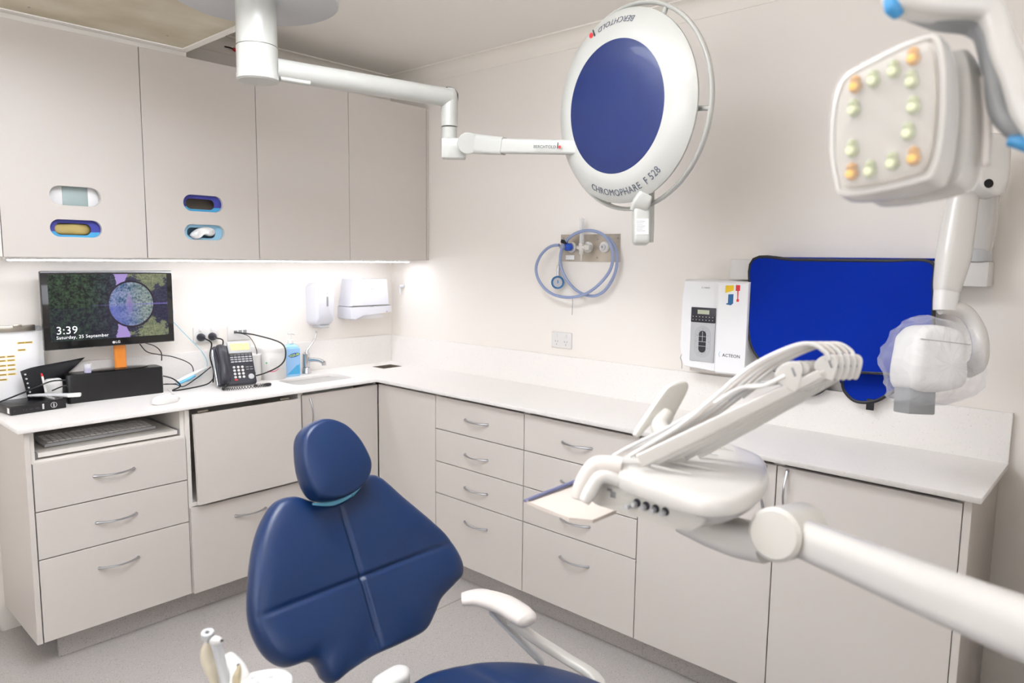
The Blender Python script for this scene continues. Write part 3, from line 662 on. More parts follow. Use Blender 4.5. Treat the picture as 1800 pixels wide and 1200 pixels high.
# tubs, bottle, tap
def label_band(t, c, r, z0, z1, a0, a1, m, name='label', n=16):
    bm = nb(); v = []
    for i in range(n+1):
        a = math.radians(a0+(a1-a0)*i/n); v.append((bm.verts.new((c[0]+r*math.cos(a), c[1]+r*math.sin(a), z0)), bm.verts.new((c[0]+r*math.cos(a), c[1]+r*math.sin(a), z1))))
    for a, d in zip(v, v[1:]): bm.faces.new((a[0], d[0], d[1], a[1]))
    o = obj(name, bm, m, t); md = o.modifiers.new('s', 'SOLIDIFY'); md.thickness = .0004; md.offset = 1; return o
for c, r, h, lab, first in (((-.795, -.072), .066, .155, 'large white wipes tub with a pink swoosh beside the blue bottle', True), ((-.905, -.075), .044, .130, 'smaller white tub with green dots half hidden by the telephone', False)):
    t = thing('wipes_tub', lab, 'tub', (*c, Z))
    bm = nb(); lathe(bm, [(0, 0), (r*.97, 0), (r, .004), (r, h-.02), (r*.985, h-.018), (0, h-.018)], Matrix.Translation((*c, Z)), 40); obj('tub', bm, MT['white'], t)
    bm = nb(); lathe(bm, [(0, h-.018), (r*1.03, h-.018), (r*1.03, h-.003), (r*.98, h), (0, h)], Matrix.Translation((*c, Z)), 40); obj('lid', bm, MT['white'], t)
    if first:
        for k in range(6): label_band(t, c, r+.0004, 1.005-.007*k, 1.0062-.007*k, 232, 262 if k % 2 else 258, MT['lgrey'], 'print_line')
        bm = nb(); q = [(c[0]+(r+.001)*math.cos(math.radians(a)), c[1]+(r+.001)*math.sin(math.radians(a)), z) for a, z in ((222, .945), (235, .943), (250, .944), (262, .951), (270, .957))]; sweep(bm, q, [.0026, .0022, .0018, .0012, .0005], 8, 5); obj('pink_swoosh', bm, MT['pink'], t)
        text('wipes', .006, frame(Vector((c[0]-.0365, c[1]-.0565, .938)), (.84, -.54, 0), (0, 0, 1)), MT['txtg'], t) if False else None
    for z in (((.985,) if first else (.945, .925))):
        a = math.radians(218 if first else 262); bm = nb(); p = Vector((c[0]+r*math.cos(a), c[1]+r*math.sin(a), z)); cyl(bm, p, p+Vector((math.cos(a), math.sin(a), 0))*.0008, .004, n=12); obj('green_dot', bm, MT['green'], t)
t = thing('sanitiser_bottle', 'blue-labelled hand sanitiser pump bottle next to the tap', 'bottle', (-.698, -.085, Z))
B0 = frame((-.697, -.080, Z), (.97, -.24, 0), (.24, .97, 0))
bm = nb(); pad(bm, rrect(.082, .046, .014, 5), [(0, 0), (.94, 0), (1, .004), (1, .138), (.9, .150), (.45, .160), (.36, .164), (0, .164)], B0, smooth=False); obj('bottle', bm, MT['gel'], t)
bm = nb(); box(bm, (-.040, -.0238, .006), (.040, -.0228, .140), .0003, 1, B0); lb = obj('label', bm, mat('blue_label', '9cc6ee', .4), t, False)
FB = B0 @ frame((0, -.0242, .07), (1, 0, 0), (0, 0, 1))
plate('arrow_print', [(-.026, -.058), (.036, -.058), (.036, -.006), (.030, -.014), (.024, -.012)], [], .0003, MT['cyan'], FB, lb, bev=.0001)
bm = nb(); pad(bm, [(.029*math.cos(a*PI/10), .0105*math.sin(a*PI/10)) for a in range(20)], [(0, 0), (1, 0), (1, .0003), (0, .0003)], FB @ Matrix.Translation((.010, .038, 0)) @ Matrix.Rotation(.18, 4, 'Z'), smooth=False); obj('logo_print', bm, mat('logo_blue', '2d56a6', .4), lb, False)
text('AQIUM', .0150, FB @ Matrix.Translation((.010, .038, .0006)) @ Matrix.Rotation(.18, 4, 'Z'), mat('lime_print', 'c8e64a', .5), lb, ext=.0002, bold=.0004)
text('HAND GEL', .0065, FB @ Matrix.Translation((.002, .010, .0002)), MT['white'], lb, ext=.0002) if False else None
bm = nb(); cyl(bm, B0 @ Vector((0, 0, .164)), B0 @ Vector((0, 0, .184)), .016, .015, 20, .002); cyl(bm, B0 @ Vector((0, 0, .184)), B0 @ Vector((0, 0, .212)), .005, n=12); sweep(bm, [B0 @ Vector(p) for p in ((-.012, 0, .214), (.006, 0, .216), (.022, 0, .210))], [.007, .006, .004], 10, 4); obj('pump', bm, MT['white'], t)
t = thing('tap', 'chrome lever tap behind the sanitiser bottle at the sink', 'tap', (-.60, -.06, Z))
bm = nb(); c = Vector((-.595, -.055, Z)); cyl(bm, c, c+Vector((0, 0, .03)), .024, .020, 28, .002); cyl(bm, c+Vector((0, 0, .03)), c+Vector((0, 0, .105)), .019, .018, 28, .003); obj('body', bm, MT['chrome'], t)
bm = nb(); sweep(bm, [c+Vector(p) for p in ((0, 0, .065), (.02, -.03, .072), (.035, -.07, .070), (.040, -.10, .062))], [.012, .011, .010, .0105], 14, 5); sweep(bm, [c+Vector(p) for p in ((.040, -.10, .064), (.040, -.101, .048))], [.011, .011], 14, 2); obj('spout', bm, MT['chrome'], t)
bm = nb(); sweep(bm, [c+Vector(p) for p in ((0, 0, .100), (.012, .004, .120), (.035, .0, .150), (.052, -.004, .178), (.060, -.006, .205), (.061, -.006, .215))], [.012, .006, .005, .0045, .005, .007], 12, 5); obj('lever', bm, MT['chrome'], t)
# power points on the back wall
def gpo(M4, label, plugs=False, data=False):
    t = thing('power_outlet', label, 'outlet', M4.translation)
    obj('plate', box(nb(), (-.058, -.0365, 0), (.058, .0365, .009), .003, 2, M4), MT['white'], t)
    if data:
        bm = nb()
        for x in (-.028, -.004, .020): box(bm, (x, -.004, .0088), (x+.017, .012, .0098), .0005, 1, M4)
        obj('sockets', bm, MT['grey'], t, False); return t
    for x in (-.027, .027):
        bm = nb(); box(bm, (x-.006, .015, .009), (x+.006, .029, .0125), .002, 2, M4); obj('switch', bm, MT['white'], t)
        if not plugs:
            bm = nb()
            for dx, dy, rz in ((-.007, 0, .5), (.007, 0, -.5), (0, -.014, 0)): box(bm, (-.0012, -.004, .0088), (.0012, .004, .0093), 0, 1, M4 @ Matrix.Translation((x+dx, -.006+dy, 0)) @ Matrix.Rotation(rz, 4, 'Z'))
            obj('pin_slots', bm, MT['grey'], t, False)
    return t
G1 = FY((-1.081, .0199, 1.129)); G2 = FY((-.917, .0199, 1.127))
gpo(G1, 'white double power outlet with two black plugs behind the telephone', True)
gpo(G2, 'white data outlet with a thick black cable above the tubs', data=True)
gpo(FX((.0199, -1.241, 1.127)), 'empty white double power outlet on the right wall below the gas hose')
for x, lab, e in ((-.027, 'left black plug in the outlet behind the telephone', [(-1.075, -.03, 1.09), (-1.08, -.02, 1.03), (-1.07, -.03, .96), (-1.07, -.02, .905)]), (.027, 'right black plug in the outlet behind the telephone', [(-1.02, -.03, 1.10), (-1.022, -.02, 1.05), (-1.03, -.03, .96), (-1.02, -.02, .905)])):
    t = thing('power_plug', lab, 'plug', G1 @ Vector((x, -.006, .01)))
    bm = nb(); a = G1 @ Vector((x, -.010, .0095)); d = Vector((0, -1, 0)); lathe(bm, [(0, 0), (.018, 0), (.019, .006), (.017, .018), (.009, .030), (.006, .034), (0, .034)], frame(a, (1, 0, 0), (0, 0, 1)), 24); obj('body', bm, MT['char'], t)
    bm = nb(); sweep(bm, [a+d*.03, a+d*.038+Vector((.008, 0, -.006)), *e], .0032, 8, 5); obj('cord', bm, MT['black'], t)
def cable(pts, r, m, label, name='cable'):
    bm = nb(); sweep(bm, pts, r, 8, 6); return tag(obj(name, bm, m), label, 'cable')
cable([(-.945, .006, 1.132), (-.92, -.03, 1.128), (-.86, -.05, 1.115), (-.79, -.155, 1.08), (-.775, -.165, 1.02), (-.80, -.16, .975), (-.87, -.15, .945), (-.93, -.13, .93)], .0035, MT['black'], 'thick black cable looping from data outlet to telephone')
cable([(-.93, .006, 1.127), (-.89, -.03, 1.11), (-.885, -.09, 1.05), (-.90, -.10, .99), (-.93, -.10, .96)], .0018, MT['black'], 'thin black lead hanging behind the telephone display')
cable([(-1.29, -.035, 1.39), (-1.255, -.02, 1.37), (-1.25, -.02, 1.32), (-1.27, -.03, 1.28), (-1.24, -.02, 1.25), (-1.245, -.02, 1.21), (-1.22, -.01, 1.18), (-1.16, -.01, 1.11), (-1.11, -.01, 1.05), (-1.09, -.012, .99), (-1.13, -.02, .94), (-1.2, -.03, .925)], .0018, mat('pale_blue_cable', '9fd3dd', .4), 'pale blue network cable hanging right of the monitor')
cable([(-1.40, -.05, 1.12), (-1.37, -.05, 1.08), (-1.31, -.04, 1.06), (-1.24, -.02, 1.04), (-1.17, -.02, 1.0), (-1.17, -.03, .95), (-1.24, -.04, .925), (-1.30, -.05, .93)], .0022, MT['black'], 'black cable looping from monitor past the printer end')
cable([(-1.38, -.045, 1.12), (-1.33, -.03, 1.10), (-1.30, -.02, 1.07), (-1.295, -.012, 1.03)], .0022, MT['black'], 'short black cable dropping behind the printer')
cable([(-1.315, -.07, .97), (-1.28, -.09, .955), (-1.25, -.09, .92), (-1.29, -.10, .905), (-1.2, -.09, .905), (-1.12, -.07, .91), (-1.08, -.05, .93)], .003, MT['black'], 'black cable lying on worktop between printer and telephone')
cable([(-1.315, -.05, .93), (-1.26, -.06, .925), (-1.23, -.08, .915), (-1.15, -.06, .95), (-1.09, -.05, .985)], .0025, MT['black'], 'black lead rising from the printer to behind the telephone')
bm = nb(); sweep(bm, [(-1.258, -.075, .935), (-1.20, -.055, .952), (-1.15, -.04, .966)], [.010, .010, .009], 14, 4); sweep(bm, [(-1.15, -.04, .966), (-1.10, -.03, .980)], [.007, .005], 12, 3); hp = obj('handle', bm, [MT['white']], None)
t = thing('intraoral_camera', 'white and light blue wand resting against the splashback', 'wand', (-1.19, -.05, .95)); hp.parent = t; hp.matrix_parent_inverse = t.matrix_basis.inverted()
bm = nb(); sweep(bm, [(-1.258, -.084, .930), (-1.20, -.066, .944), (-1.17, -.055, .952)], [.007, .007, .006], 12, 4); obj('grip', bm, mat('grip_blue', '6fb9dd', .4), t)
# clipboard with the schedule
t = thing('clipboard', 'clear clipboard with a steel clip on wall at far left', 'clipboard', (-1.84, .01, 1.05))
bm = nb(); pad(bm, rrect(.232, .31, .012, 4), slabprof(.003, .001), FY((-1.86, -.0005, 1.06)), smooth=False); obj('board', bm, MT['lgrey'], t)
bm = nb(); box(bm, (-1.888, -.016, 1.196), (-1.770, -.004, 1.220), .003, 2); box(bm, (-1.845, -.022, 1.212), (-1.815, -.016, 1.224), .003, 2); obj('clip', bm, MT['steel'], t)
t = thing('schedule_sheet', 'white printed roster sheet with yellow highlights under the clip', 'paper', (-1.84, .01, 1.05))
obj('sheet', box(nb(), (-1.952, -.0045, .922), (-1.744, -.0037, 1.194)), MT['paper'], t, False)
bm = nb(); bm2 = nb()
for gx, zs in ((-1.885, (1.10, 1.085, 1.066, 1.049, 1.031, 1.012)), (-1.855, (1.10, 1.085, 1.066, 1.049, 1.031)), (-1.818, (1.150, 1.122)), (-1.793, (1.150,))):
    for z in zs:
        box(bm, (gx-.013, -.0050, z-.0035), (gx+.013, -.0044, z+.0035)); box(bm2, (gx-.010, -.0054, z-.001), (gx+.010, -.0048, z+.0015))
obj('highlight', bm, MT['yellow'], t, False)['kind'] = 'stuff'; obj('print_line', bm2, MT['txtg'], t, False)['kind'] = 'stuff'
# soap and towel dispensers
t = thing('soap_dispenser', 'tall white soap dispenser with a dark sight slot on back wall', 'dispenser', (-.487, -.03, 1.15))
bm = nb(); S0 = FY((-.487, .0198, 1.25)); o_ = rrect(.112, .222, .030, 6); pad(bm, o_, [(0, 0), (1, 0), (1.0, .05), (.98, .085), (.93, .100), (.80, .108), (0, .110)], S0, smooth=False, disp=lambda x, y, s, h: (-.018*max(0, (-y-.03))/.08 if h > .04 else 0)); obj('cover', bm, MT['dispenser'], t)
bm = nb(); pad(bm, rrect(.010, .052, .0049, 5), [(0, 0), (1, 0), (1, .003), (0, .003)], S0 @ Matrix.Translation((.002, .018, .1085)), smooth=False); obj('sight_slot', bm, MT['grey'], t)
bm = nb(); box(bm, (-.030, -.122, .02), (.030, -.104, .085), .006, 2, S0); obj('push_bar', bm, MT['lgrey'], t)
bm = nb(); pad(bm, [(-.004, 0), (0, .005), (.004, 0), (0, .001)], [(0, 0), (1, 0), (1, .0006), (0, .0006)], S0 @ Matrix.Translation((.002, .058, .109)), smooth=False); obj('logo', bm, MT['txtg'], t, False)
t = thing('towel_dispenser', 'white paper towel dispenser with a curved tray in the corner', 'dispenser', (-.21, -.03, 1.16))
W0 = FY((-.215, .0198, 1.28))
bm = nb(); pad(bm, [(-.128, -.045), (.128, -.045), (.112, .100), (-.104, .100)], [(0, 0), (1, 0), (1.0, .095), (.985, .112), (.95, .118), (0, .118)], W0, smooth=False); obj('cover', bm, MT['dispenser'], t)
bm = nb(); pad(bm, [(-.134, -.048), (.134, -.048), (.137, -.082), (.06, -.088), (0, -.092), (-.07, -.100), (-.115, -.118), (-.134, -.110)], [(0, 0), (1, 0), (1.0, .105), (.98, .122), (.93, .126), (0, .126)], W0, smooth=False); obj('tray', bm, MT['dispenser'], t)
bm = nb(); box(bm, (-.128, -.0476, .10), (.128, -.0452, .1225), 0, 1, W0); obj('seam', bm, MT['seam'], t, False)
bm = nb(); box(bm, (-.012, -.0500, .1255), (.012, -.0465, .1275), .0005, 1, W0); cyl(bm, W0 @ Vector((.10, -.080, .126)), W0 @ Vector((.10, -.080, .128)), .003, n=12); obj('lock', bm, MT['grey'], t)
bm = nb(); pad(bm, [(-.005, 0), (0, .006), (.005, 0), (0, .002)], [(0, 0), (1, 0), (1, .0006), (0, .0006)], W0 @ Matrix.Translation((.008, .045, .118)), smooth=False); obj('logo', bm, MT['txtg'], t, False)
bm = nb(); pad(bm, [(-.09, -.095), (.06, -.090), (.10, -.110), (.05, -.116), (-.06, -.112)], [(0, .03), (1, .03), (1, .095), (0, .095)], W0); obj('paper_towel', bm, MT['paper'], t)
bm = nb(); cyl(bm, (-.012, -.09, 1.336), (.0195, -.09, 1.336), .008, .010, 16, .002); sweep(bm, [(-.008, -.09, 1.333), (-.008, -.092, 1.30), (-.004, -.09, 1.288)], .003, 8, 3)
tag(obj('wall_hook', bm, MT['dispenser']), 'small white hook on the right wall near the towel dispenser', 'hook')
# red wire connector above the wall cabinets
bm = nb(); sweep(bm, [(-.95, .016, 2.455), (-.93, -.005, 2.45), (-.915, -.01, 2.447)], [.003, .003, .003], 8, 3); cyl(bm, (-.915, -.010, 2.447), (-.895, -.012, 2.440), .007, .009, 14, mi=1)
tag(obj('wire_connector', bm, [MT['black'], MT['red']]), 'tiny red connector on a stub of wire above the wall cabinets', 'connector')

# ================================================================== RIGHT WALL
t = thing('gas_outlet_plate', 'stained steel medical gas plate with round outlets on right wall', 'panel', (.0, -1.385, 1.55))
G0 = FX((.0198, -1.3845, 1.551))                       # local x -> towards the viewer's right (-y), local y -> up
obj('plate', box(nb(), (-.1615, -.060, 0), (.1615, .061, .004), .0006, 1, G0), MT['steelpanel'], t, False)
for x, y in ((-.145, .045), (.150, .042), (.045, .038), (.045, -.042)):
    bm = nb(); p = G0 @ Vector((x, y, .004)); cyl(bm, p, p+Vector((-.0015, 0, 0)), .0035, n=12); obj('screw', bm, MT['grey'], t)
obj('label_sticker', box(nb(), (-.130, -.052, .0042), (-.082, -.032, .0048), 0, 1, G0), MT['paper'], t, False)
for x, ms in ((-.095, 'cblue'), (-.003, 'white'), (.085, 'chrome')):
    bm = nb(); lathe(bm, [(0, 0), (.024, 0), (.024, .008), (.020, .012), (0, .012)], G0 @ Matrix.Translation((x, .004, .004)), 32); rg = obj('outlet_ring', bm, MT['white'], t)
    bm = nb(); lathe(bm, [(.006, 0), (.013, 0), (.013, .010), (.006, .010), (.006, 0)], G0 @ Matrix.Translation((x, .004, .016)), 28); obj('socket', bm, MT[ms] if ms != 'white' else MT['cream'], rg)
t = thing('flowmeter', 'clear flowmeter tube standing on the steel gas plate', 'flowmeter', (-.05, -1.378, 1.5))
F0 = G0 @ Matrix.Translation((.006-.018, 0, .045))
bm = nb(); lathe(bm, [(.0105, 0), (.0105, .10), (.012, .104), (.012, .112), (0, .114), (0, .112), (.0085, .102), (.0085, 0), (.0105, 0)], F0 @ Matrix.Translation((.0, .018, 0)) @ Matrix.Rotation(-PI/2, 4, 'X'), 24); obj('tube', bm, MT['clear'], t)
bm = nb(); lathe(bm, [(0, 0), (.003, 0), (.003, .095), (0, .095)], F0 @ Matrix.Translation((.0, .02, 0)) @ Matrix.Rotation(-PI/2, 4, 'X'), 12); obj('scale_rod', bm, MT['lgrey'], t)
bm = nb(); a = F0 @ Vector((0, .020, 0)); cyl(bm, a, F0 @ Vector((0, -.012, 0)), .013, .012, 20, .001); cyl(bm, F0 @ Vector((-.022, .002, 0)), F0 @ Vector((.022, .002, 0)), .009, n=20, bev=.001); cyl(bm, F0 @ Vector((.0, .0, -.040)), F0 @ Vector((.0, .0, 0)), .008, n=16); box(bm, (.018, -.010, -.018), (.045, .014, .006), .003, 2, F0); obj('valve_body', bm, MT['cream'], t)
bm = nb(); lathe(bm, [(0, 0), (.010, 0), (.010, .014), (.005, .018), (.003, .045), (0, .045)], F0 @ Matrix.Translation((0, -.012, 0)) @ Matrix.Rotation(PI/2, 4, 'X'), 16); obj('nozzle', bm, MT['cream'], t)
t = thing('shutoff_valve', 'blue gas valve with a black lever at the hose start', 'valve', (-.02, -1.29, 1.56))
V0 = G0 @ Matrix.Translation((-.085, .004, .030))
bm = nb(); lathe(bm, [(0, -.002), (.016, -.002), (.018, .004), (.018, .020), (.014, .026), (0, .026)], V0 @ Matrix.Rotation(-.5, 4, 'Y'), 10); obj('body', bm, MT['cblue'], t)
bm = nb(); cyl(bm, V0 @ Vector((-.012, 0, .012)), V0 @ Vector((-.046, .002, .018)), .009, .008, 16); obj('coupling', bm, MT['satin'], t)
bm = nb(); box(bm, (-.040, .008, .010), (-.012, .024, .030), .003, 2, V0 @ Matrix.Rotation(-.3, 4, 'Z')); obj('lever', bm, MT['black'], t)
# coiled hose (traced on a plane 5 cm off the wall, loops stacked in depth)
hz = [(395, 455), (320, 462), (240, 500), (160, 580), (105, 690), (92, 790), (120, 900), (190, 1010), (290, 1090), (400, 1130), (520, 1145), (640, 1130), (760, 1090), (880, 1010), (990, 900), (1070, 780), (1103, 650), (1098, 530), (1050, 400), (960, 310), (850, 268), (740, 265), (640, 290), (560, 335), (490, 400), (440, 480), (415, 590), (415, 700), (445, 810), (510, 930), (600, 1030), (700, 1095), (800, 1125), (900, 1115), (1000, 1050), (1080, 940), (1140, 800), (1162, 650), (1150, 520), (1100, 420), (1040, 350)]
hp = []
for i, (x, y) in enumerate(hz):
    f = i/len(hz); hp.append(PL(930+x/7.5, 370+y/7.5, 0, -.055+.040*f))
bm = nb(); sweep(bm, hp, .0068, 12, 4); tag(obj('gas_hose', bm, MT['hose']), 'blue-grey rubber hose coiled in two loops on the right wall', 'hose')
t = thing('pressure_gauge', 'round blue-rimmed gauge hanging on a thin tube inside hose loop', 'gauge', (-.03, -1.245, 1.396))
bm = nb(); gc = PL(981, 496, 0, -.012); gd = Vector((-.85, -.5, .05)).normalized(); gx = gd.cross(Vector((0, 0, 1))).normalized()*-1
GM = frame(gc, (0, -1, 0), (0, 0, 1)); GM = frame(gc, Vector((.5, -.85, 0)), (0, 0, 1))
lathe(bm, [(0, -.014), (.025, -.014), (.029, 0), (.029, .010)], GM, 28); obj('case', bm, mat('pale_teal_case', 'a8cbd2', .3), t)
bm = nb(); lathe(bm, [(.022, .008), (.030, .008), (.030, .018), (.022, .018), (.022, .008)], GM, 28); obj('rim', bm, MT['petrol'], t)
bm = nb(); lathe(bm, [(0, .010), (.022, .010), (.022, .013), (0, .013)], GM, 28); fc = obj('dial', bm, MT['lgrey'], t)
obj('needle', box(nb(), (-.001, -.004, .013), (.003, .010, .0145), 0, 1, GM), MT['petrol'], fc, False)
bm = nb(); sweep(bm, [PL(993, 428, 0, -.01), PL(985, 450, 0, -.008), PL(982, 466, 0, -.012)], .0035, 10, 5); obj('stem_tube', bm, MT['steel'], t)
bm = nb(); cyl(bm, PL(982, 466, 0, -.012), PL(981, 486, 0, -.012), .0075, .009, 12, .001); obj('fitting', bm, MT['satin'], t)
bm = nb(); sweep(bm, [PL(1006, 520, 0, -.05), PL(1006.5, 530, 0, -.01), PL(1005.5, 553, 0, .008)], .0012, 8, 5); tag(obj('hook_wire', bm, MT['grey']), 'thin wire hanging from the bottom of the coiled hose', 'wire')
# x-ray generator: two white boxes
t = thing('xray_control_box', 'tall white control box with a keypad and small display', 'control box', (-.03, -1.985, 1.08))
X0 = FX((.0198, -1.988, 1.258))
bm = nb(); pad(bm, [(-.070, .172), (-.078, .10), (-.080, -.09), (-.070, -.150), (-.056, -.168), (.074, -.176), (.076, .172)], [(0, 0), (1, 0), (1.0, .085), (.99, .100), (.96, .108), (0, .110)], X0, smooth=False); obj('case', bm, MT['wwhite'], t)
bm = nb(); box(bm, (-.055, -.186, .004), (.076, -.1665, .07), .002, 1, X0); obj('wall_bracket', bm, MT['warm'], t)
bm = nb(); box(bm, (-.034, -.140, .1095), (.066, .067, .1112), .002, 2, X0); kp = obj('keypad_panel', bm, MT['lgrey'], t)
bm = nb(); box(bm, (-.034, .010, .1110), (.066, .067, .1122), .002, 2, X0); dp_ = obj('display_window', bm, MT['char'], t)
bm = nb(); box(bm, (-.008, .042, .1120), (.040, .058, .1126), 0, 1, X0); obj('digits', bm, mat('lcd_grey', 'b9c0a8', .3), dp_, False)
bm = nb()
for r in range(2):
    for c in range(7): box(bm, (-.028+c*.0135, .030-r*.012, .1120), (-.0245+c*.0135, .033-r*.012, .1125), 0, 1, X0)
obj('indicator_marks', bm, MT['lgrey'], dp_, False)
bm = nb(); pad(bm, [(x+.016, y-.063) for x, y in rrect(.068, .122, .034, 10)], [(0, 0), (1, 0), (1, .0008), (0, .0008)], X0 @ Matrix.Translation((0, 0, .1111)), smooth=False); obj('key_ring', bm, mat('key_grey', 'b4b6b8', .5), kp, False)
bm = nb(); pad(bm, [(x+.016, y-.063) for x, y in rrect(.030, .084, .0149, 8)], [(0, 0), (1, 0), (1, .0008), (0, .0008)], X0 @ Matrix.Translation((0, 0, .1118)), smooth=False); ck = obj('centre_keys', bm, MT['char'], kp, False)
bm = nb(); 
for y in (-.043, -.063, -.080): box(bm, (.000, y-.0008, .1124), (.032, y+.0008, .1130), 0, 1, X0)
box(bm, (.0152, -.062, .1124), (.0168, -.024, .1130), 0, 1, X0)
obj('key_gaps', bm, MT['lgrey'], ck, False)
bm = nb()
for a in range(12):
    th = a*PI/6; box(bm, (.016+.026*math.cos(th)-.0015, -.063+.048*math.sin(th)-.0015, .1118), (.016+.026*math.cos(th)+.0015, -.063+.048*math.sin(th)+.0015, .1124), 0, 1, X0)
obj('key_marks', bm, MT['grey'], kp, False)
text('X-MIND', .0095, X0 @ Matrix.Translation((.02, .142, .1101)), MT['lgrey'], t, 'maker_lettering')
bm = nb(); lathe(bm, [(0, 0), (.007, 0), (.007, .006), (0, .006)], X0 @ Matrix.Translation((-.066, -.120, .100)), 16); lk = obj('key_lock', bm, MT['satin'], t)
bm = nb(); sweep(bm, [X0 @ Vector(p) for p in ((-.070, -.120, .108), (-.078, -.135, .104), (-.074, -.150, .100), (-.074, -.178, .096))], .0014, 8, 4); obj('key', bm, MT['satin'], lk)
t = thing('xray_generator_box', 'plain white box with coloured tape marks beside the control box', 'control box', (-.03, -2.13, 1.08))
Y0 = FX((.0198, -2.125, 1.258))
bm = nb(); pad(bm, [(-.0585, .172), (.062, .170), (.062, -.176), (-.0585, -.176)], [(0, 0), (1, 0), (1.0, .115), (.98, .126), (.95, .130), (0, .130)], Y0, smooth=False); obj('case', bm, MT['wwhite'], t)
plate('yellow_tape', [(-.034, .160), (-.002, .162), (-.002, .143), (-.014, .139), (-.034, .133)], [], .0005, MT['yellow'], Y0 @ Matrix.Translation((.006, -.006, .1301)), t, bev=.0001)
plate('blue_tape', [(-.022, .128), (-.002, .130), (-.002, .096), (-.010, .089), (-.028, .091), (-.028, .095), (-.022, .096)], [], .0005, MT['petrol'], Y0 @ Matrix.Translation((.006, -.006, .1301)), t, bev=.0001)
plate('red_tape', [(.006, .163), (.022, .163), (.022, .143), (.0165, .142), (.0165, .112), (.0195, .112), (.0195, .103), (.0105, .103), (.0105, .112), (.013, .112), (.012, .142), (.006, .142)], [], .0005, MT['red'], Y0 @ Matrix.Translation((.006, -.006, .1301)), t, bev=.0001)
text('ACTEON', .0165, Y0 @ Matrix.Translation((.006, -.104, .1303)), MT['txtd'], t, 'maker_lettering', sx=1.0)
bm = nb(); q = [Y0 @ Vector((-.030+.012*math.cos(a), -.102+.012*math.sin(a), .1303)) for a in [2.2+i*.3 for i in range(7)]]; sweep(bm, q, .0006, 6, 2); obj('logo_arc', bm, MT['teal'], t)
# x-ray arm beam on the wall, apron draped over it
t = thing('dental_xray_unit', 'white wall x-ray unit with folded arms and bagged tube head', 'x-ray unit', (0, -2.6, 1.47))
obj('wall_beam', box(nb(), (-.070, -2.900, 1.4345), (.0196, -2.090, 1.5085), .004, 2), MT['white'], t)
# apron
AX = -.088
def apron_layer(name, pts, x, thick, parent, amp):
    o = [(-(p.y), p.z) for p in pts]; sm = spline([Vector((a, c, 0)) for a, c in o], 5, True)
    Mx = FX((x, 0, 0)); bm = nb(); cen = sum(sm, Vector())/len(sm)
    pad(bm, [(p.x, p.y) for p in sm], [(0, 0), (.5, 0), (1, 0), (1, thick), (.9, thick), (.75, thick), (.6, thick), (.45, thick), (.3, thick), (.15, thick), (0, thick)], Mx, smooth=False,
        disp=lambda px, py, s, h: amp*(math.sin(9*px+14*py)+.6*math.sin(23*px-11*py))*(1-s*s))
    ob = obj(name, bm, MT['royal'], parent)
    bm = nb(); sweep(bm, [Mx @ Vector((p.x, p.y, thick/2)) for p in sm], .0065, 8, 1, closed=True, smooth=False); obj('binding', bm, MT['softblack'], ob)
    return ob
t2 = thing('lead_apron', 'royal blue lead apron with black binding hung over wall beam', 'apron', (-.08, -2.45, 1.5))
pp = lambda l, x: [PL(a, c, 0, x) for a, c in l]
apron_layer('back_flap', pp([(1350, 560), (1372, 640), (1386, 672), (1400, 690), (1425, 694), (1448, 684), (1462, 662), (1480, 660), (1484, 684), (1502, 703), (1530, 706), (1556, 696), (1590, 668), (1620, 600), (1500, 540)], -.030), -.030, .006, t2, .002)
apron_layer('front_flap', pp([(1326, 456), (1400, 457), (1480, 458), (1560, 459), (1636, 461), (1641, 500), (1641, 560), (1640, 610), (1625, 652), (1560, 655), (1500, 653), (1440, 656), (1385, 658), (1350, 642), (1326, 615), (1318, 580), (1320, 520)], AX), AX, .010, t2, .006)
bm = nb(); pa = PL(1330, 455, 0, AX); box(bm, (-.086, -2.757, 1.5105), (.016, -2.190, 1.5175), .003, 2); obj('top_fold', bm, MT['royal'], t2)
for a, c in ((1530, 706), (1390, 690)):
    q = PL(a, c, 0, -.034); bm = nb(); box(bm, (-.037, q.y-.012, q.z-.028), (-.032, q.y+.012, q.z+.01), .001, 1); obj('strap', bm, MT['softblack'], t2)
# arms of the x-ray unit
DX = 1.97
bm = nb(); cyl(bm, (-.045, -2.865, 1.5085), (-.045, -2.865, 1.545), .036, n=32, bev=.003); obj('swivel', bm, MT['lgrey'], t)
bm = nb(); a, c = Vector((-.045, -2.865, 1.535)), Vector((-.150, -2.885, 1.86))
SQ = rrect(2, 1.5, .5, 4)
sweep(bm, [(-.045, -2.865, 1.545), (-.055, -2.867, 1.60), (-.075, -2.87, 1.68), (-.115, -2.877, 1.79), (-.135, -2.882, 1.86)], [.036, .042, .041, .038, .034], 12, 5, sec=SQ, up=(1, 0, 0)); obj('rear_arm', bm, MT['enamel'], t)
bm = nb(); eo = [(1690, 268), (1705, 246), (1745, 236), (1768, 250), (1768, 300), (1760, 338), (1742, 345), (1716, 328), (1698, 300)]
EC = P(1732, 290, 1.93); pad(bm, [((x-1732)*1.93/FPX, -(y-290)*1.93/FPX) for x, y in eo], rprof(.075, .012, .05), frame(EC, CR, CU) @ Matrix.Translation((0, 0, -.05)), k=4); el = obj('elbow', bm, MT['enamel'], t)
bm = nb(); lathe(bm, [(0, .0), (.012, 0), (.012, .003), (0, .003)], frame(P(1727, 326, 1.93), CR, CU) @ Matrix.Translation((0, 0, .024)), 20); obj('socket_hole', bm, MT['dark'], el)
A1 = [P(1712, 262, 1.98), P(1696, 330, 1.985), P(1684, 400, 1.99), P(1676, 450, 1.99), P(1668, 490, 1.99), P(1664, 512, 1.99)]
bm = nb(); sweep(bm, A1, [.036, .036, .040, .042, .036, .031], 12, 5, sec=SQ, up=-CF); obj('front_arm', bm, MT['enamel'], t)
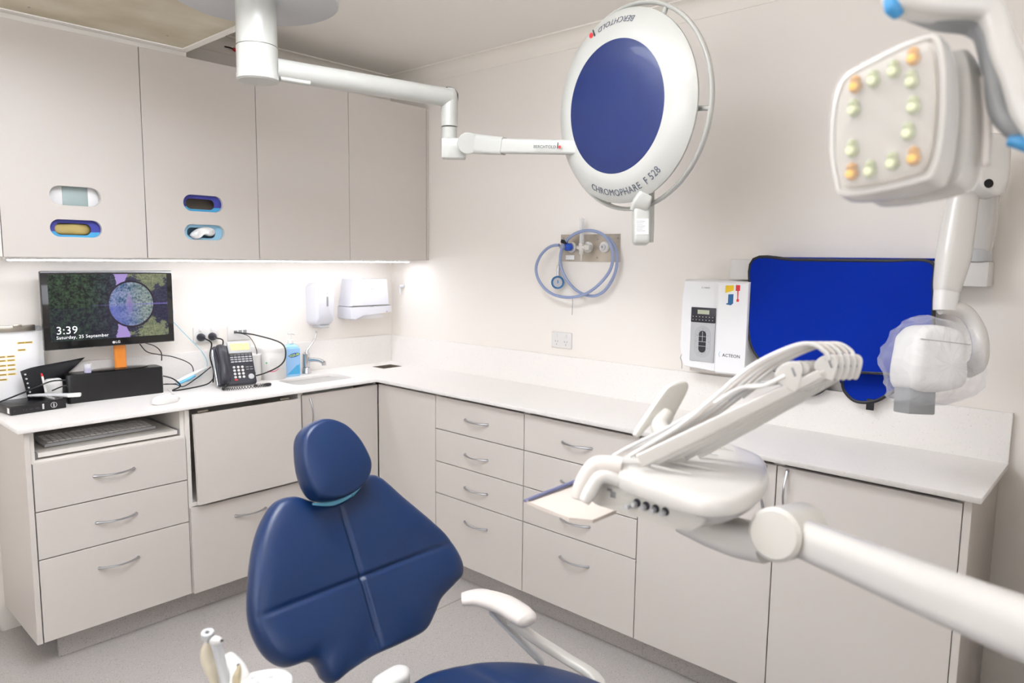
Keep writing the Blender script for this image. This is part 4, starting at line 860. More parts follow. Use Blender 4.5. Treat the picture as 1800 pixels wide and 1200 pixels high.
bm = nb(); sweep(bm, [P(1664, 510, 1.99), P(1662, 528, 1.99), P(1661, 545, 1.99)], [.030, .029, .028], 12, 4, sec=SQ, up=-CF); obj('yoke_joint', bm, MT['white'], t)
bm = nb(); sweep(bm, [P(1652, 540, 1.99), P(1675, 540, 1.99), P(1700, 552, 1.99), P(1718, 580, 1.98), P(1724, 612, 1.96), P(1718, 640, 1.94), P(1700, 652, 1.93)], [.020, .021, .021, .021, .021, .022, .020], 14, 6); obj('curved_yoke', bm, MT['enamel'], t)
HX = frame(P(1636, 628, 1.90), CR*.995-CU*.05+CF*.10, CU)
bm = nb(); pad(bm, [(-.078, -.085), (.062, -.075), (.072, .0), (.068, .045), (.045, .075), (-.03, .085), (-.065, .065), (-.080, .03)], rprof(.11, .025, .08), HX @ Matrix.Translation((0, 0, -.055))); hd = obj('tube_head', bm, MT['white'], t)
bm = nb(); box(bm, (-.070, .0405, -.05), (.066, .0425, .0557), 0, 1, HX @ Matrix.Rotation(-.06, 4, 'Z')); obj('head_seam', bm, MT['seam'], hd, False)
bm = nb(); box(bm, (-.080, -.150, -.030), (-.006, -.080, .036), .004, 2, HX); obj('beam_cone', bm, MT['grey'], t)
# plastic bag
bgm = mat('thin_plastic_film', 'f4f6fa', .12, coat=.3); nt = bgm.node_tree; pb = nt.nodes['Principled BSDF']
tr = nt.nodes.new('ShaderNodeBsdfTransparent'); mx = nt.nodes.new('ShaderNodeMixShader'); lw = nt.nodes.new('ShaderNodeLayerWeight'); lw.inputs['Blend'].default_value = .35
mr = nt.nodes.new('ShaderNodeMapRange'); mr.inputs[3].default_value = .07; mr.inputs[4].default_value = .40; nt.links.new(lw.outputs['Facing'], mr.inputs[0])
nt.links.new(mr.outputs[0], mx.inputs[0]); nt.links.new(tr.outputs[0], mx.inputs[1]); nt.links.new(pb.outputs[0], mx.inputs[2]); nt.links.new(mx.outputs[0], nt.nodes['Material Output'].inputs[0])
bm = nb(); rnd = random.Random(4)
def bagd(x, y, s, h):
    return .009*math.sin(90*x+60*y+9*h)*math.cos(80*y-50*x)*(1 if s > .15 else .3)+rnd.uniform(-.004, .004)
o_ = [(-.100, -.065), (-.098, -.105), (-.08, -.128), (-.02, -.130), (.05, -.115), (.10, -.095), (.128, -.055), (.118, -.01), (.105, .045), (.070, .085), (.015, .100), (-.030, .108), (-.075, .086), (-.098, .04), (-.125, -.008)]
oo = spline([Vector((a, c, 0)) for a, c in o_], 3, True); oo = [(p.x*(1+.03*math.sin(i*2.1)), p.y*(1+.03*math.cos(i*1.7))) for i, p in enumerate(oo)]
pad(bm, oo, [(.3, -.070), (.7, -.068), (.92, -.055), (1.0, -.02), (1.0, .02), (.93, .055), (.82, .072), (.65, .078), (.45, .080), (.25, .080), (0, .080)], HX, smooth=False, disp=bagd)
tag(obj('plastic_bag', bm, bgm, None, False), 'clear crinkled plastic bag wrapped around the x-ray tube head', 'bag')

# ================================================================== SURGICAL CEILING LAMP
t = thing('surgical_lamp', 'round surgical lamp with a blue disc on a jointed ceiling boom', 'surgical lamp', (-1.40, -1.12, 2.3))
CX, CY = -1.402, -1.118
bm = nb(); lathe(bm, [(0, 2.283), (.235, 2.283), (.25, 2.290), (.25, 2.298), (0, 2.298)], Matrix.Translation((CX, CY, 0)), 64); obj('canopy', bm, MT['lgrey'], t)
bm = nb(); cyl(bm, (CX, CY, 2.298), (CX, CY, H-.001), .11, n=40); obj('canopy_neck', bm, MT['lgrey'], t)
bm = nb(); lathe(bm, [(0, 2.15), (.0615, 2.15), (.0615, 2.283), (0, 2.283)], Matrix.Translation((CX, CY, 0)), 48); obj('ceiling_tube', bm, MT['lampwhite'], t)
bm = nb(); lathe(bm, [(0, 2.043), (.058, 2.043), (.064, 2.048), (.064, 2.064), (.0625, 2.068), (.0625, 2.146), (.059, 2.1495), (0, 2.1495)], Matrix.Translation((CX, CY, 0)), 48); hub = obj('hub', bm, MT['lampwhite'], t)
E1 = Vector((-.749, -1.297, 2.080)); E0 = Vector((CX, CY, 2.090)); dd = (E1-E0).normalized()
bm = nb(); sweep(bm, [E0+dd*.055, E0+dd*.14, E1], [.036, .034, .033], 24, 6); obj('boom', bm, MT['lampwhite'], t)
q = E0+dd*.055+Vector((0, 0, -.030)); sd = dd.cross(Vector((0, 0, 1))).normalized()
bm = nb(); sweep(bm, [q+sd*.012+dd*.01, q+sd*.012+dd*.105], [.013, .013], 10, 2, sec=rrect(2, 1.0, .4, 4)); obj('clip', bm, MT['lampwhite'], t)
bm = nb(); lathe(bm, [(0, 1.978), (.031, 1.978), (.031, 2.075), (.028, 2.098), (.02, 2.112), (0, 2.118)], Matrix.Translation((E1.x, E1.y, 0)), 36); dt = obj('drop_tube', bm, MT['lampwhite'], t)
bm = nb(); sweep(bm, [E1+dd*(-.012)+Vector((0, 0, .0355)), E1+dd*.012+Vector((0, 0, .032)), E1+dd*.028+Vector((0, 0, .016)), E1+dd*.0325+Vector((0, 0, -.008))], [.003, .008, .008, .003], 10, 5, sec=[(1.6*math.cos(a*PI/6), .6*math.sin(a*PI/6)) for a in range(12)]); obj('end_cap', bm, mat('dark_navy_cap', '1b1d3a', .3), dt)
bm = nb(); lathe(bm, [(0, 1.93), (.0275, 1.93), (.0275, 1.974), (0, 1.974)], Matrix.Translation((E1.x, E1.y, 0)), 32); box(bm, (-.0275, -.0275, 1.862), (.060, .0275, 1.935), .006, 2, Matrix.Translation((E1.x, E1.y, 0)) @ Matrix.Rotation(math.atan2(CR.y, CR.x), 4, 'Z')); obj('knuckle_housing', bm, MT['lampwhite'], t)
DK = (E1-CAM).dot(CF)
K0_ = P(822, 252, DK-.045); K1_ = P(822, 252, DK+.03)
bm = nb(); cyl(bm, K0_, K1_, .038, n=40, bev=.003); obj('knuckle', bm, MT['lampwhite'], t)
A = [P(822, 252, DK), P(850, 254, DK-.04), P(886, 257, DK-.09)]
SQ2 = rrect(2, 1.3, .4, 4)
bm = nb(); sweep(bm, A, [.036, .034, .030], 12, 2, sec=rrect(1.3, 2, .4, 4), up=(0, 0, 1)); obj('spring_arm_sleeve', bm, MT['lampwhite'], t)
B_ = [P(884, 257, DK-.088), P(1000, 259, DK-.22), P(1135, 262, DK-.36)]
bm = nb(); sweep(bm, B_, [.026, .024, .022], 12, 2, sec=rrect(1.3, 2, .4, 4), up=(0, 0, 1)); sa = obj('spring_arm', bm, MT['lampwhite'], t)
ax_ = (B_[1]-B_[0]).normalized(); TM = frame(P(962, 260.5, 2.605)-CF*.019, ax_, (0, 0, 1))
text('BERCHTOLD', .0145, frame(P(962, 259.5, DK-.195)+ax_.cross(Vector((0, 0, 1)))*.0185, ax_, (0, 0, 1)), MT['txtd'], sa, ext=.0003)
bm = nb(); lm = frame(P(986, 258, DK-.212)+ax_.cross(Vector((0, 0, 1)))*.0185, ax_, (0, 0, 1)); box(bm, (-.004, -.008, 0), (-.001, .012, .001), 0, 1, lm); lathe(bm, [(0, 0), (.0048, 0), (.0048, .001), (0, .001)], lm @ Matrix.Translation((.005, -.003, 0)), 20, 1); obj('logo_mark', bm, [MT['txtd'], MT['red']], sa, False)
PE = P(1135, 262, DK-.36); DJ = DK-.36
bm = nb(); sweep(bm, [PE+Vector((0, 0, .02)), P(1138, 330, DJ), P(1139, 426, DJ)], [.022, .022, .017], 14, 3, sec=SQ2, up=-CF); obj('drop_arm', bm, MT['lampwhite'], t)
# head frame
n_ = Vector((-.98198, .18060, -.05570)).normalized(); ha = Vector((0, 0, 1)).cross(n_).normalized()
HM = frame((-.6634, -1.9916, 1.9686), ha, n_.cross(ha))
R0, RB, HD = .290, .200, .034
def domeh(r):
    f = max(0, min(1, (R0-r)/(R0-RB-.008))); return HD*math.sin(f*PI/2)**.9
bm = nb(); lathe(bm, [(RB-.002, HD)] + [(RB+.008+(R0-RB-.008)*i/14, domeh(RB+.008+(R0-RB-.008)*i/14)) for i in range(15)] + [(R0, -.006), (R0-.01, -.016), (.23, -.022)], HM, 96); shell = obj('shell', bm, MT['lampwhite'], t, sharp=50)
bm = nb(); lathe(bm, [(0, HD+.006), (.12, HD+.0055), (.185, HD+.003), (RB-.001, HD+.0006), (RB-.001, HD-.004), (0, HD-.004)], HM, 96); obj('blue_disc', bm, MT['disc'], t)
bm = nb(); lathe(bm, [(0, -.022), (.260, -.022), (.255, -.045), (.240, -.060), (0, -.062)], HM, 80); obj('light_housing', bm, MT['lampwhite'], t)
bm = nb(); rp_ = [HM @ Vector((.308*math.cos(a*PI/36), .308*math.sin(a*PI/36), -.040)) for a in range(72)]; sweep(bm, rp_, .0075, 10, 1, closed=True, smooth=False, sec=[(.9*math.cos(a*PI/6), 1.5*math.sin(a*PI/6)) for a in range(12)]); ring = obj('handle_ring', bm, MT['lampwhite'], t)
for a in (62, -8, 182, 250):
    a = math.radians(a); bm = nb(); sweep(bm, [HM @ Vector((.250*math.cos(a), .250*math.sin(a), -.040)), HM @ Vector((.308*math.cos(a), .308*math.sin(a), -.040))], [.008, .007], 10, 2); obj('ring_spoke', bm, MT['lampwhite'], ring)
def arctext(s, size, R, a0, m, name='lettering'):
    o = text(s, size, ID, m, shell, name, ext=.0003, arc=(R, math.radians(a0), -1))
    for v in o.data.vertices:
        r = math.hypot(v.co.x, v.co.y); v.co.z += domeh(r)+.0012
    o.data.transform(HM); o.data.update(); return o
arctext('BERCHTOLD', .026, .256, 90.5, MT['txtg'])
arctext('CHROMOPHARE  F 528', .0285, .258, -83.5, MT['txtg'])
bm = nb(); a = math.radians(113)
lm = HM @ Matrix.Translation((.253*math.cos(a), .253*math.sin(a), domeh(.253)+.002)) @ Matrix.Rotation(a+PI/2, 4, 'Z')
box(bm, (-.010, -.016, 0), (-.005, .018, .001), 0, 1, lm); lathe(bm, [(0, 0), (.008, 0), (.008, .001), (0, .001)], lm @ Matrix.Translation((.006, -.006, 0)), 20, 1); obj('logo_mark', bm, [MT['txtd'], MT['red']], shell, False)
JX = frame(P(1127, 397, DJ-.03), CR, CU)
bm = nb(); pad(bm, rrect(.050, .118, .012, 4), rprof(.05, .010, .03), JX @ Matrix.Translation((0, 0, -.025)), smooth=False); cyl(bm, JX @ Vector((-.002, .035, 0)), JX @ Vector((-.002, .060, 0)), .024, n=28, bev=.002); kn = obj('cardan_joint', bm, MT['lampwhite'], t)
obj('rating_label', box(nb(), (-.022, -.030, .0250), (.018, .018, .0262), .0003, 1, JX), MT['paper'], kn, False)
bm = nb()
for i in range(7): box(bm, (-.019, .010-i*.005, .0262), (.008-(i % 3)*.004, .0115-i*.005, .0266), 0, 1, JX)
obj('label_print', bm, MT['grey'], kn, False)
bm = nb(); sweep(bm, [P(1122, 368, DJ-.03), P(1128, 356, DJ-.05), P(1136, 340, DJ-.06)], [.026, .028, .022], 14, 4, sec=SQ2, up=-CF); obj('head_bracket', bm, MT['lampwhite'], t)

# ================================================================== DENTAL CHAIR
t = thing('dental_chair', 'navy blue reclining dental chair with a rounded headrest', 'chair', (-1.5, -2.2, 0))
BV = Vector((0, .455, .89)).normalized(); BM_ = frame((-1.5, -1.759, .648), (1, 0, 0), BV)          # local z = towards the sitter
S_ = .956
bo = [(-0.006, 0.218), (.05, .238), (0.106, 0.268), (0.161, 0.263), (0.227, 0.18), (0.307, 0.079), (0.349, 0.016), (0.372, -0.057), (0.361, -0.104), (0.319, -0.123), (0.253, -0.146), (0.212, -0.179), (0.164, -0.209), (0.079, -0.212), (-0.016, -0.209), (-0.099, -0.217), (-0.150, -0.226), (-0.171, -0.207), (-0.179, -0.173), (-0.202, -0.15), (-0.263, -0.139), (-0.301, -0.099), (-0.319, -0.034), (-0.312, 0.037), (-0.273, 0.146), (-0.231, 0.218), (-0.179, 0.264), (-0.129, 0.270), (-0.093, 0.252), (-.05, .228)]
bo = [(a*S_, c*S_) for a, c in bo]
def back_disp(x, y, s, h):
    if h < .03: return 0
    k = 1-s**8
    g = -.007*math.exp(-(x/.007)**2)*(1 if y < .2 else .3)-.0065*math.exp(-((y-.01*0)/.007)**2)
    puff = .010*(1-math.exp(-(x/.06)**2))*(1-math.exp(-(y/.06)**2))
    cup = .16*x*x*(1 if True else 0)
    return (g+puff+cup)*k
bm = nb(); pad(bm, bo, [(0, 0), (.7, 0), (.95, .002), (.985, .010), (1, .026), (.998, .036), (.990, .045), (.975, .052), (.955, .056)] + [(1-i/60, .056+.006*(1-(1-i/60)**2)) for i in range(4, 61)], BM_ @ Matrix.Translation((0, 0, -.050)), k=12, disp=back_disp, cen=(.0, .0))
obj('backrest', bm, MT['blue'], t, sharp=80)
bm = nb(); pad(bm, [(a*.93, c*.93) for a, c in bo], rprof(.025, .010, .28), BM_ @ Matrix.Translation((0, 0, -.074)), k=3); obj('back_shell', bm, MT['lgrey'], t)
ho = [(-0.086, 0.436), (-0.048, 0.463), (0.004, 0.472), (0.058, 0.448), (0.098, 0.400), (0.121, 0.341), (0.123, 0.304), (0.1, 0.267), (0.055, 0.243), (-0.011, 0.233), (-0.074, 0.246), (-0.099, 0.279), (-0.107, 0.334), (-0.101, 0.391)]
ho = [((a-.008)*.895, (c-.35)*.925) for a, c in ho]
HB = BM_ @ Matrix.Translation((.008*S_-.016, .35*S_-.012, .012)) @ Matrix.Rotation(math.radians(6), 4, 'X')
bm = nb(); pad(bm, ho, [(0, 0), (.8, 0), (.95, .004), (.99, .014), (1, .030), (.995, .044), (.97, .058), (.93, .068)] + [(.93*(1-i/18), .068+.012*(1-(1-i/18)**2)) for i in range(1, 19)], HB, k=8)
hr = obj('headrest', bm, MT['blue'], t, sharp=80)
bm = nb(); pts = [HB @ Vector((a*1.01, c*1.01-.004, .012)) for a, c in ho[6:11]]; sweep(bm, pts, [.004, .007, .008, .007, .003], 10, 6); obj('teal_rim', bm, MT['teal'], hr)
bm = nb(); pts = [HB @ Vector((a*1.015, c*1.02-.004, .020)) for a, c in ho[7:9]]; sweep(bm, pts, [.006, .007], 10, 4); obj('teal_tab', bm, MT['teal'], hr)
bm = nb(); sweep(bm, [BM_ @ Vector((0, .20, -.06)), BM_ @ Vector((0, .30, -.03)), HB @ Vector((0, 0, .0))], [.03, .025, .03], 12, 4, sec=rrect(2, .5, .2, 3)); obj('headrest_mount', bm, MT['lgrey'], t)
so = [(-1.5, -1.975), (-1.42, -1.985), (-1.30, -2.06), (-1.21, -2.19), (-1.175, -2.36), (-1.19, -2.60), (-1.23, -2.85), (-1.27, -3.05), (-1.34, -3.16), (-1.5, -3.20)]
so = so + [(-3.0-a, c) for a, c in so[-2:0:-1]]
def seat_disp(x, y, s, h):
    if h < .05: return 0
    X = x+1.5; return (-.006*math.exp(-((abs(X)-.14)/.010)**2)-.012*math.exp(-(X/.10)**2)+.02*min(1, abs(X)/.25))*(1-s**8)
bm = nb(); pad(bm, so, [(0, 0), (.85, 0), (.97, .004), (.995, .02), (1, .04), (.99, .058), (.965, .070)] + [(.965*(1-i/34), .074) for i in range(1, 35)], Matrix.Translation((-.012, 0, .385)), k=10, disp=seat_disp, cen=(-1.5, -2.45)); obj('seat', bm, MT['blue'], t, sharp=80)
bm = nb(); pad(bm, [(-1.5+(a+1.5)*.9, -2.45+(c+2.45)*.93) for a, c in so], rprof(.05, .02, .3), Matrix.Translation((0, 0, .344)), k=4); obj('seat_shell', bm, MT['lgrey'], t)
bm = nb(); box(bm, (-1.56, -2.02, .27), (-1.44, -1.86, .36), .02, 3); obj('hinge_block', bm, MT['white'], t)
bm = nb(); pad(bm, [(-.05, -.02), (.02, -.03), (.055, .0), (.04, .03), (-.02, .03), (-.05, .02)], rprof(.05, .015, .05), frame(PL(690, 1190, 2, .44)-Vector((0, 0, .04)), (1, 0, 0), (0, 1, 0))); obj('side_cover', bm, MT['white'], t)
bm = nb(); box(bm, (-1.60, -2.55, .06), (-1.40, -2.15, .344), .03, 3); obj('lift_column', bm, MT['lgrey'], t)
bm = nb(); pad(bm, [(-1.5+.26*math.cos(a*PI/8), -2.4+.42*math.sin(a*PI/8)) for a in range(16)], rprof(.06, .02, .26)); obj('base_plate', bm, MT['lgrey'], t)
# armrests
def armrest(mir):
    f = (lambda v: Vector((-3.0-v.x, v.y, v.z))) if mir else (lambda v: v)
    bm = nb(); pts = [PL(812, 1053, 2, .592), PL(845, 1050, 2, .598), PL(885, 1062, 2, .600), PL(915, 1080, 2, .594), PL(926, 1090, 2, .590), PL(930, 1094, 2, .589)]
    sweep(bm, [f(p) for p in pts], [.024, .033, .036, .036, .030, .014], 14, 6, sec=[(1.0*math.cos(a*PI/9), .62*math.sin(a*PI/9)) for a in range(18)], up=(0, 0, 1))
    ap = obj('armrest', bm, MT['warm'], t)
    a0 = PL(895, 1088, 2, .565); a1 = Vector((-1.165, -2.20, .455)); a2 = Vector((-1.16, -2.30, .43)); a3 = Vector((-1.25, -2.36, .40))
    bm = nb(); sweep(bm, [f(p) for p in (a0, (a0+a1)/2+Vector((0, 0, -.004)), a1, a2, a3)], [.020, .020, .020, .021, .018], 12, 5, sec=rrect(2, 1.0, .3, 3)); obj('armrest_bracket', bm, MT['cream'], ap)
    b0 = PL(862, 1072, 2, .572); b1 = a1+Vector((-.02, .06, -.03))
    bm = nb(); sweep(bm, [f(p) for p in (b0, (b0+b1)/2, b1)], [.018, .020, .018], 12, 3, sec=rrect(2, .5, .2, 3)); obj('armrest_web', bm, MT['lgrey'], ap)
armrest(False)

# ================================================================== ASSISTANT'S INSTRUMENT HOLDER
t = thing('instrument_holder', 'white instrument holder with suction tips beside the chair back', 'holder', P(430, 1260, 1.3))
DA = 1.33
HF = frame(P(455, 1200, DA), (CR*.97+CF*.25), CF.cross(CR).cross(CF)*0+Vector((CF.x, CF.y, 0)))
bm = nb(); pad(bm, [(-.10, -.03), (-.06, .000), (-.02, .022), (.02, .030), (.05, .020), (.062, -.01), (.05, -.06), (.0, -.10), (-.08, -.09)], rprof(.030, .010, .06), HF @ Matrix.Translation((0, 0, -.018))); hd_ = obj('holder_plate', bm, MT['white'], t)
bm = nb()
for x, y in ((-.01, .0), (.022, -.005), (.0, -.018), (-.03, -.025)): lathe(bm, [(0, 0), (.005, 0), (.005, .0012), (0, .0012)], HF @ Matrix.Translation((x, y, .012)), 14)
obj('membrane_buttons', bm, MT['lgrey'], hd_)
bm = nb(); sweep(bm, [P(398, 1152, DA+.02), P(405, 1165, DA+.02), P(415, 1195, DA), P(420, 1260, DA)], [.010, .018, .026, .03], 14, 5); obj('cradle', bm, MT['white'], t)
bm = nb(); sweep(bm, [P(420, 1240, DA), P(430, 1400, DA+.02), (-1.98, -2.22, .30), (-1.98, -2.22, .001)], [.02, .02, .02, .05], 12, 6); obj('support_arm', bm, MT['lgrey'], t)
t = thing('suction_handpiece', 'beige suction handpiece with a wide white ring tip, leftmost', 'handpiece', P(375, 1180, DA))
bm = nb(); sweep(bm, [P(368, 1128, DA), P(364, 1142, DA), P(364, 1158, DA), P(370, 1176, DA), P(376, 1196, DA), P(384, 1240, DA)], [.0075, .011, .0115, .011, .008, .007], 14, 5); obj('body', bm, mat('ivory_plastic', 'cfc6b0', .4), t)
tipd = (P(369, 1106, DA-.01)-P(366, 1130, DA)).normalized(); bm = nb(); lathe(bm, [(.0045, .003), (.0045, .020), (.0115, .020), (.0115, .010), (.0075, .006), (.0070, 0), (.0045, 0), (.0045, .003)], frame(P(367, 1126, DA), CR, CR.cross(tipd)*-1), 28); obj('ring_tip', bm, MT['lgrey'], t)
t = thing('air_water_syringe', 'grey air-water syringe with a small black nozzle hole in front', 'handpiece', P(390, 1180, DA))
bm = nb(); sweep(bm, [P(379, 1128, DA-.02), P(384, 1145, DA-.02), P(390, 1170, DA-.02), P(398, 1200, DA-.02), P(404, 1240, DA-.02)], [.0095, .0092, .0088, .0085, .008], 14, 5); obj('body', bm, MT['lgrey'], t)
bm = nb(); sweep(bm, [P(373, 1128, DA-.02), P(380, 1125, DA-.025), P(389, 1126, DA-.035)], [.006, .0085, .004], 12, 4); obj('head', bm, MT['white'], t)
bm = nb(); cyl(bm, P(389, 1126, DA-.035), P(390.5, 1125.5, DA-.040), .0024, n=12); obj('nozzle', bm, MT['black'], t)
t = thing('scaler_handpiece', 'short pale gold handpiece standing in the instrument holder', 'handpiece', P(420, 1190, DA))
bm = nb(); sweep(bm, [P(419, 1168, DA-.05), P(420, 1174, DA-.05), P(418, 1184, DA-.05), P(416, 1196, DA-.05), P(414, 1240, DA-.05)], [.0035, .0042, .0068, .0078, .0075], 14, 5); obj('body', bm, mat('pale_gold', 'c9bd9f', .35, .3), t)
bm = nb(); cyl(bm, P(419, 1169.5, DA-.05), P(419, 1167, DA-.05), .0030, n=12); obj('tip', bm, MT['char'], t)

# ================================================================== DELIVERY UNIT
t = thing('delivery_unit', 'white dental delivery unit with whip arms, knobs and grey handle', 'delivery unit', (-1.37, -2.66, 1.03))
top = [(-1.485, -2.540), (-1.43, -2.522), (-1.32, -2.515), (-1.21, -2.524), (-1.165, -2.583), (-1.185, -2.66), (-1.215, -2.715), (-1.265, -2.750), (-1.335, -2.782), (-1.42, -2.802), (-1.50, -2.800), (-1.548, -2.768), (-1.547, -2.71), (-1.535, -2.65), (-1.520, -2.59)]
bot = [(-1.480, -2.530), (-1.43, -2.530), (-1.32, -2.530), (-1.23, -2.540), (-1.20, -2.590), (-1.21, -2.65), (-1.24, -2.695), (-1.29, -2.715), (-1.35, -2.728), (-1.42, -2.724), (-1.465, -2.720), (-1.492, -2.705), (-1.500, -2.67), (-1.499, -2.62), (-1.495, -2.57)]
T_ = spline([Vector((*p, 0)) for p in top], 6, True); B2 = spline([Vector((*p, 0)) for p in bot], 6, True); N = len(T_)
bm = nb(); rings = []; C3 = Vector((-1.36, -2.65, 0))
def fw(i):
    k = i/6
    return 1 if 11.4 <= k <= 14.2 else max(0, 1-abs(k-11.4)/1.6) if k < 11.4 else max(0, 1-(k-14.2)/.8)
for f, z, s in ((0, 1.037, .5), (0, 1.037, .96), (.08, 1.041, 1), (.5, 1.058, 1), (.85, 1.078, 1), (.93, 1.0865, 1.0), (.95, 1.0875, 1.0), (.99, 1.092, 1.0), (1, 1.098, 1.0), (1, 1.106, .997), (1, 1.112, .985), (1, 1.117, .96), (1, 1.1195, .92), (1, 1.121, .84), (1, 1.122, .6), (1, 1.123, .3)):
    rg = []
    for i in range(N):
        w_ = fw(i); q = C3+((B2[i].lerp(T_[i], f*(1-w_)+(0 if z < 1.087 else f)*w_))-C3)*s; rg.append(bm.verts.new((q.x, q.y, z)))
    rings.append(rg)
for a, c in zip(rings, rings[1:]):
    for i in range(N): bm.faces.new((a[i], a[(i+1) % N], c[(i+1) % N], c[i]))
bm.faces.new(rings[0][::-1]); bm.faces.new(rings[-1])
body = obj('body', bm, MT['enamel'], t, sharp=60)
FPn = frame((-1.500, -2.520, 1.040), (-.02, -1, 0), (0, 0, 1))
bm = nb(); pad(bm, [(0, 0), (.07, -.001), (.185, -.001), (.215, .012), (.225, .030), (.20, .046), (.12, .0475), (.02, .0475), (-.012, .040), (-.012, .012)], [(0, 0), (1, 0), (1, .010), (.985, .0125), (.95, .0135), (0, .0135)], FPn @ Matrix.Translation((0, 0, -.008)), k=4); fp = obj('control_panel', bm, MT['cream'], t)
pz = -1.5062; nx = Vector((-1, 0, 0))
def onp(x, y, o=0): q = PL(x, y, 0, pz); return q+nx*o
for kx, ky in ((1119, 884), (1135, 889), (1152, 894), (1169, 899)):
    bm = nb(); q = onp(kx+2, ky-1); cyl(bm, q, q+nx*.003, .0075, n=20); k_ = obj('knob', bm, MT['char'], fp)
    bm = nb(); q = onp(kx-1, ky+1, .003); cyl(bm, q, q+nx*.010, .0058, .0046, 20, .001); obj('knob_cap', bm, MT['lgrey'], k_)
    bm = nb(); q = onp(kx+1, ky-15); cyl(bm, q, q+nx*.0008, .0017, n=10); obj('knob_mark', bm, MT['char'], fp)
bm = nb(); q = onp(1109, 888); cyl(bm, q, q+nx*.012, .0038, n=14); cyl(bm, q+nx*.012, q+nx*.018, .005, n=14); obj('toggle', bm, MT['lgrey'], fp)
bm = nb(); q = onp(1078, 869); box(bm, (q.x-.0016, q.y-.006, q.z-.006), (q.x+.001, q.y+.006, q.z+.006), .001, 1); box(bm, (q.x-.0016, q.y+.003, q.z+.0055), (q.x+.001, q.y+.013, q.z+.0095), 0); obj('port_cover', bm, MT['grey'], fp)
# side recess with valve
RR = frame(PL(1283, 868, 2, 1.085), CR*.85+CF*.5, Vector((0, 0, 1))); RR.translation = P(1286, 872, 1.262)
bm = nb(); pad(bm, [(-.018, -.028), (.008, -.022), (.022, .024), (-.010, .022)], [(0, -.008), (.9, -.008), (1, -.006), (1, .002), (0, .002)], RR, smooth=False); rc = obj('side_recess', bm, mat('recess_shade', 'cfc8bc', .5), t)
bm = nb(); box(bm, (-.008, .004, .002), (.010, .014, .010), .002, 2, RR); sweep(bm, [RR @ Vector(p) for p in ((-.006, -.022, .004), (.002, -.010, .008), (.006, .002, .006))], .0045, 10, 4); obj('side_valve', bm, MT['white'], rc)
# grey handle loop on the near end
hp_ = [P(1092, 820, 1.325), P(1068, 817, 1.33), P(1048, 818, 1.335), P(1034, 832, 1.335), P(1022, 855, 1.335), P(1014, 877, 1.33)]
bm = nb(); sweep(bm, hp_, [.0185, .0185, .0175, .0165, .0160, .012], 16, 6); obj('handle', bm, MT['warm'], t)
bm = nb(); sweep(bm, [P(1100, 850, 1.315), P(1075, 840, 1.315), P(1058, 838, 1.315), P(1046, 848, 1.315), P(1036, 866, 1.315), P(1026, 882, 1.312)], [.013, .013, .013, .013, .014, .010], 14, 6); obj('handle_inner', bm, MT['enamel'], t)
# ribs on the top
for px0, py0, px1, py1 in ((1145, 818, 1215, 833), (1160, 808, 1262, 826), (1205, 787, 1262, 800), (1238, 780, 1290, 792)):
    bm = nb(); sweep(bm, [PL(px0, py0, 2, 1.1285), PL(px1, py1, 2, 1.1265)], [.0032, .0010], 10, 2); obj('top_rib', bm, MT['enamel'], t)
# steel tray under the handle
bm = nb(); tz = 1.0; to = [PL(921, 881, 2, tz), PL(960, 866, 2, tz), PL(1008, 848, 2, tz), PL(1090, 888, 2, tz), PL(1082, 900, 2, tz), PL(1042, 917, 2, tz), PL(1000, 913, 2, tz), PL(950, 893, 2, tz)]
tc_ = sum(to, Vector())/len(to); pad(bm, [(p.x, p.y) for p in to], [(0, tz-.003), (1, tz-.003), (1.0, tz+.004), (.975, tz+.004), (.965, tz), (0, tz)], smooth=False)
tag(obj('instrument_tray', bm, mat('tray_enamel', 'd8cdc2', .3)), 'thin empty metal tray fixed below the delivery unit handle', 'tray')
bm = nb(); sweep(bm, [PL(922, 880, 2, tz+.004), PL(960, 865.5, 2, tz+.005), PL(1012, 846, 2, tz+.006)], [.003, .004, .005], 10, 3); tr_ = bpy.data.objects['instrument_tray']; obj('rail', bm, mat('slate_blue', '6a6f92', .35), tr_)
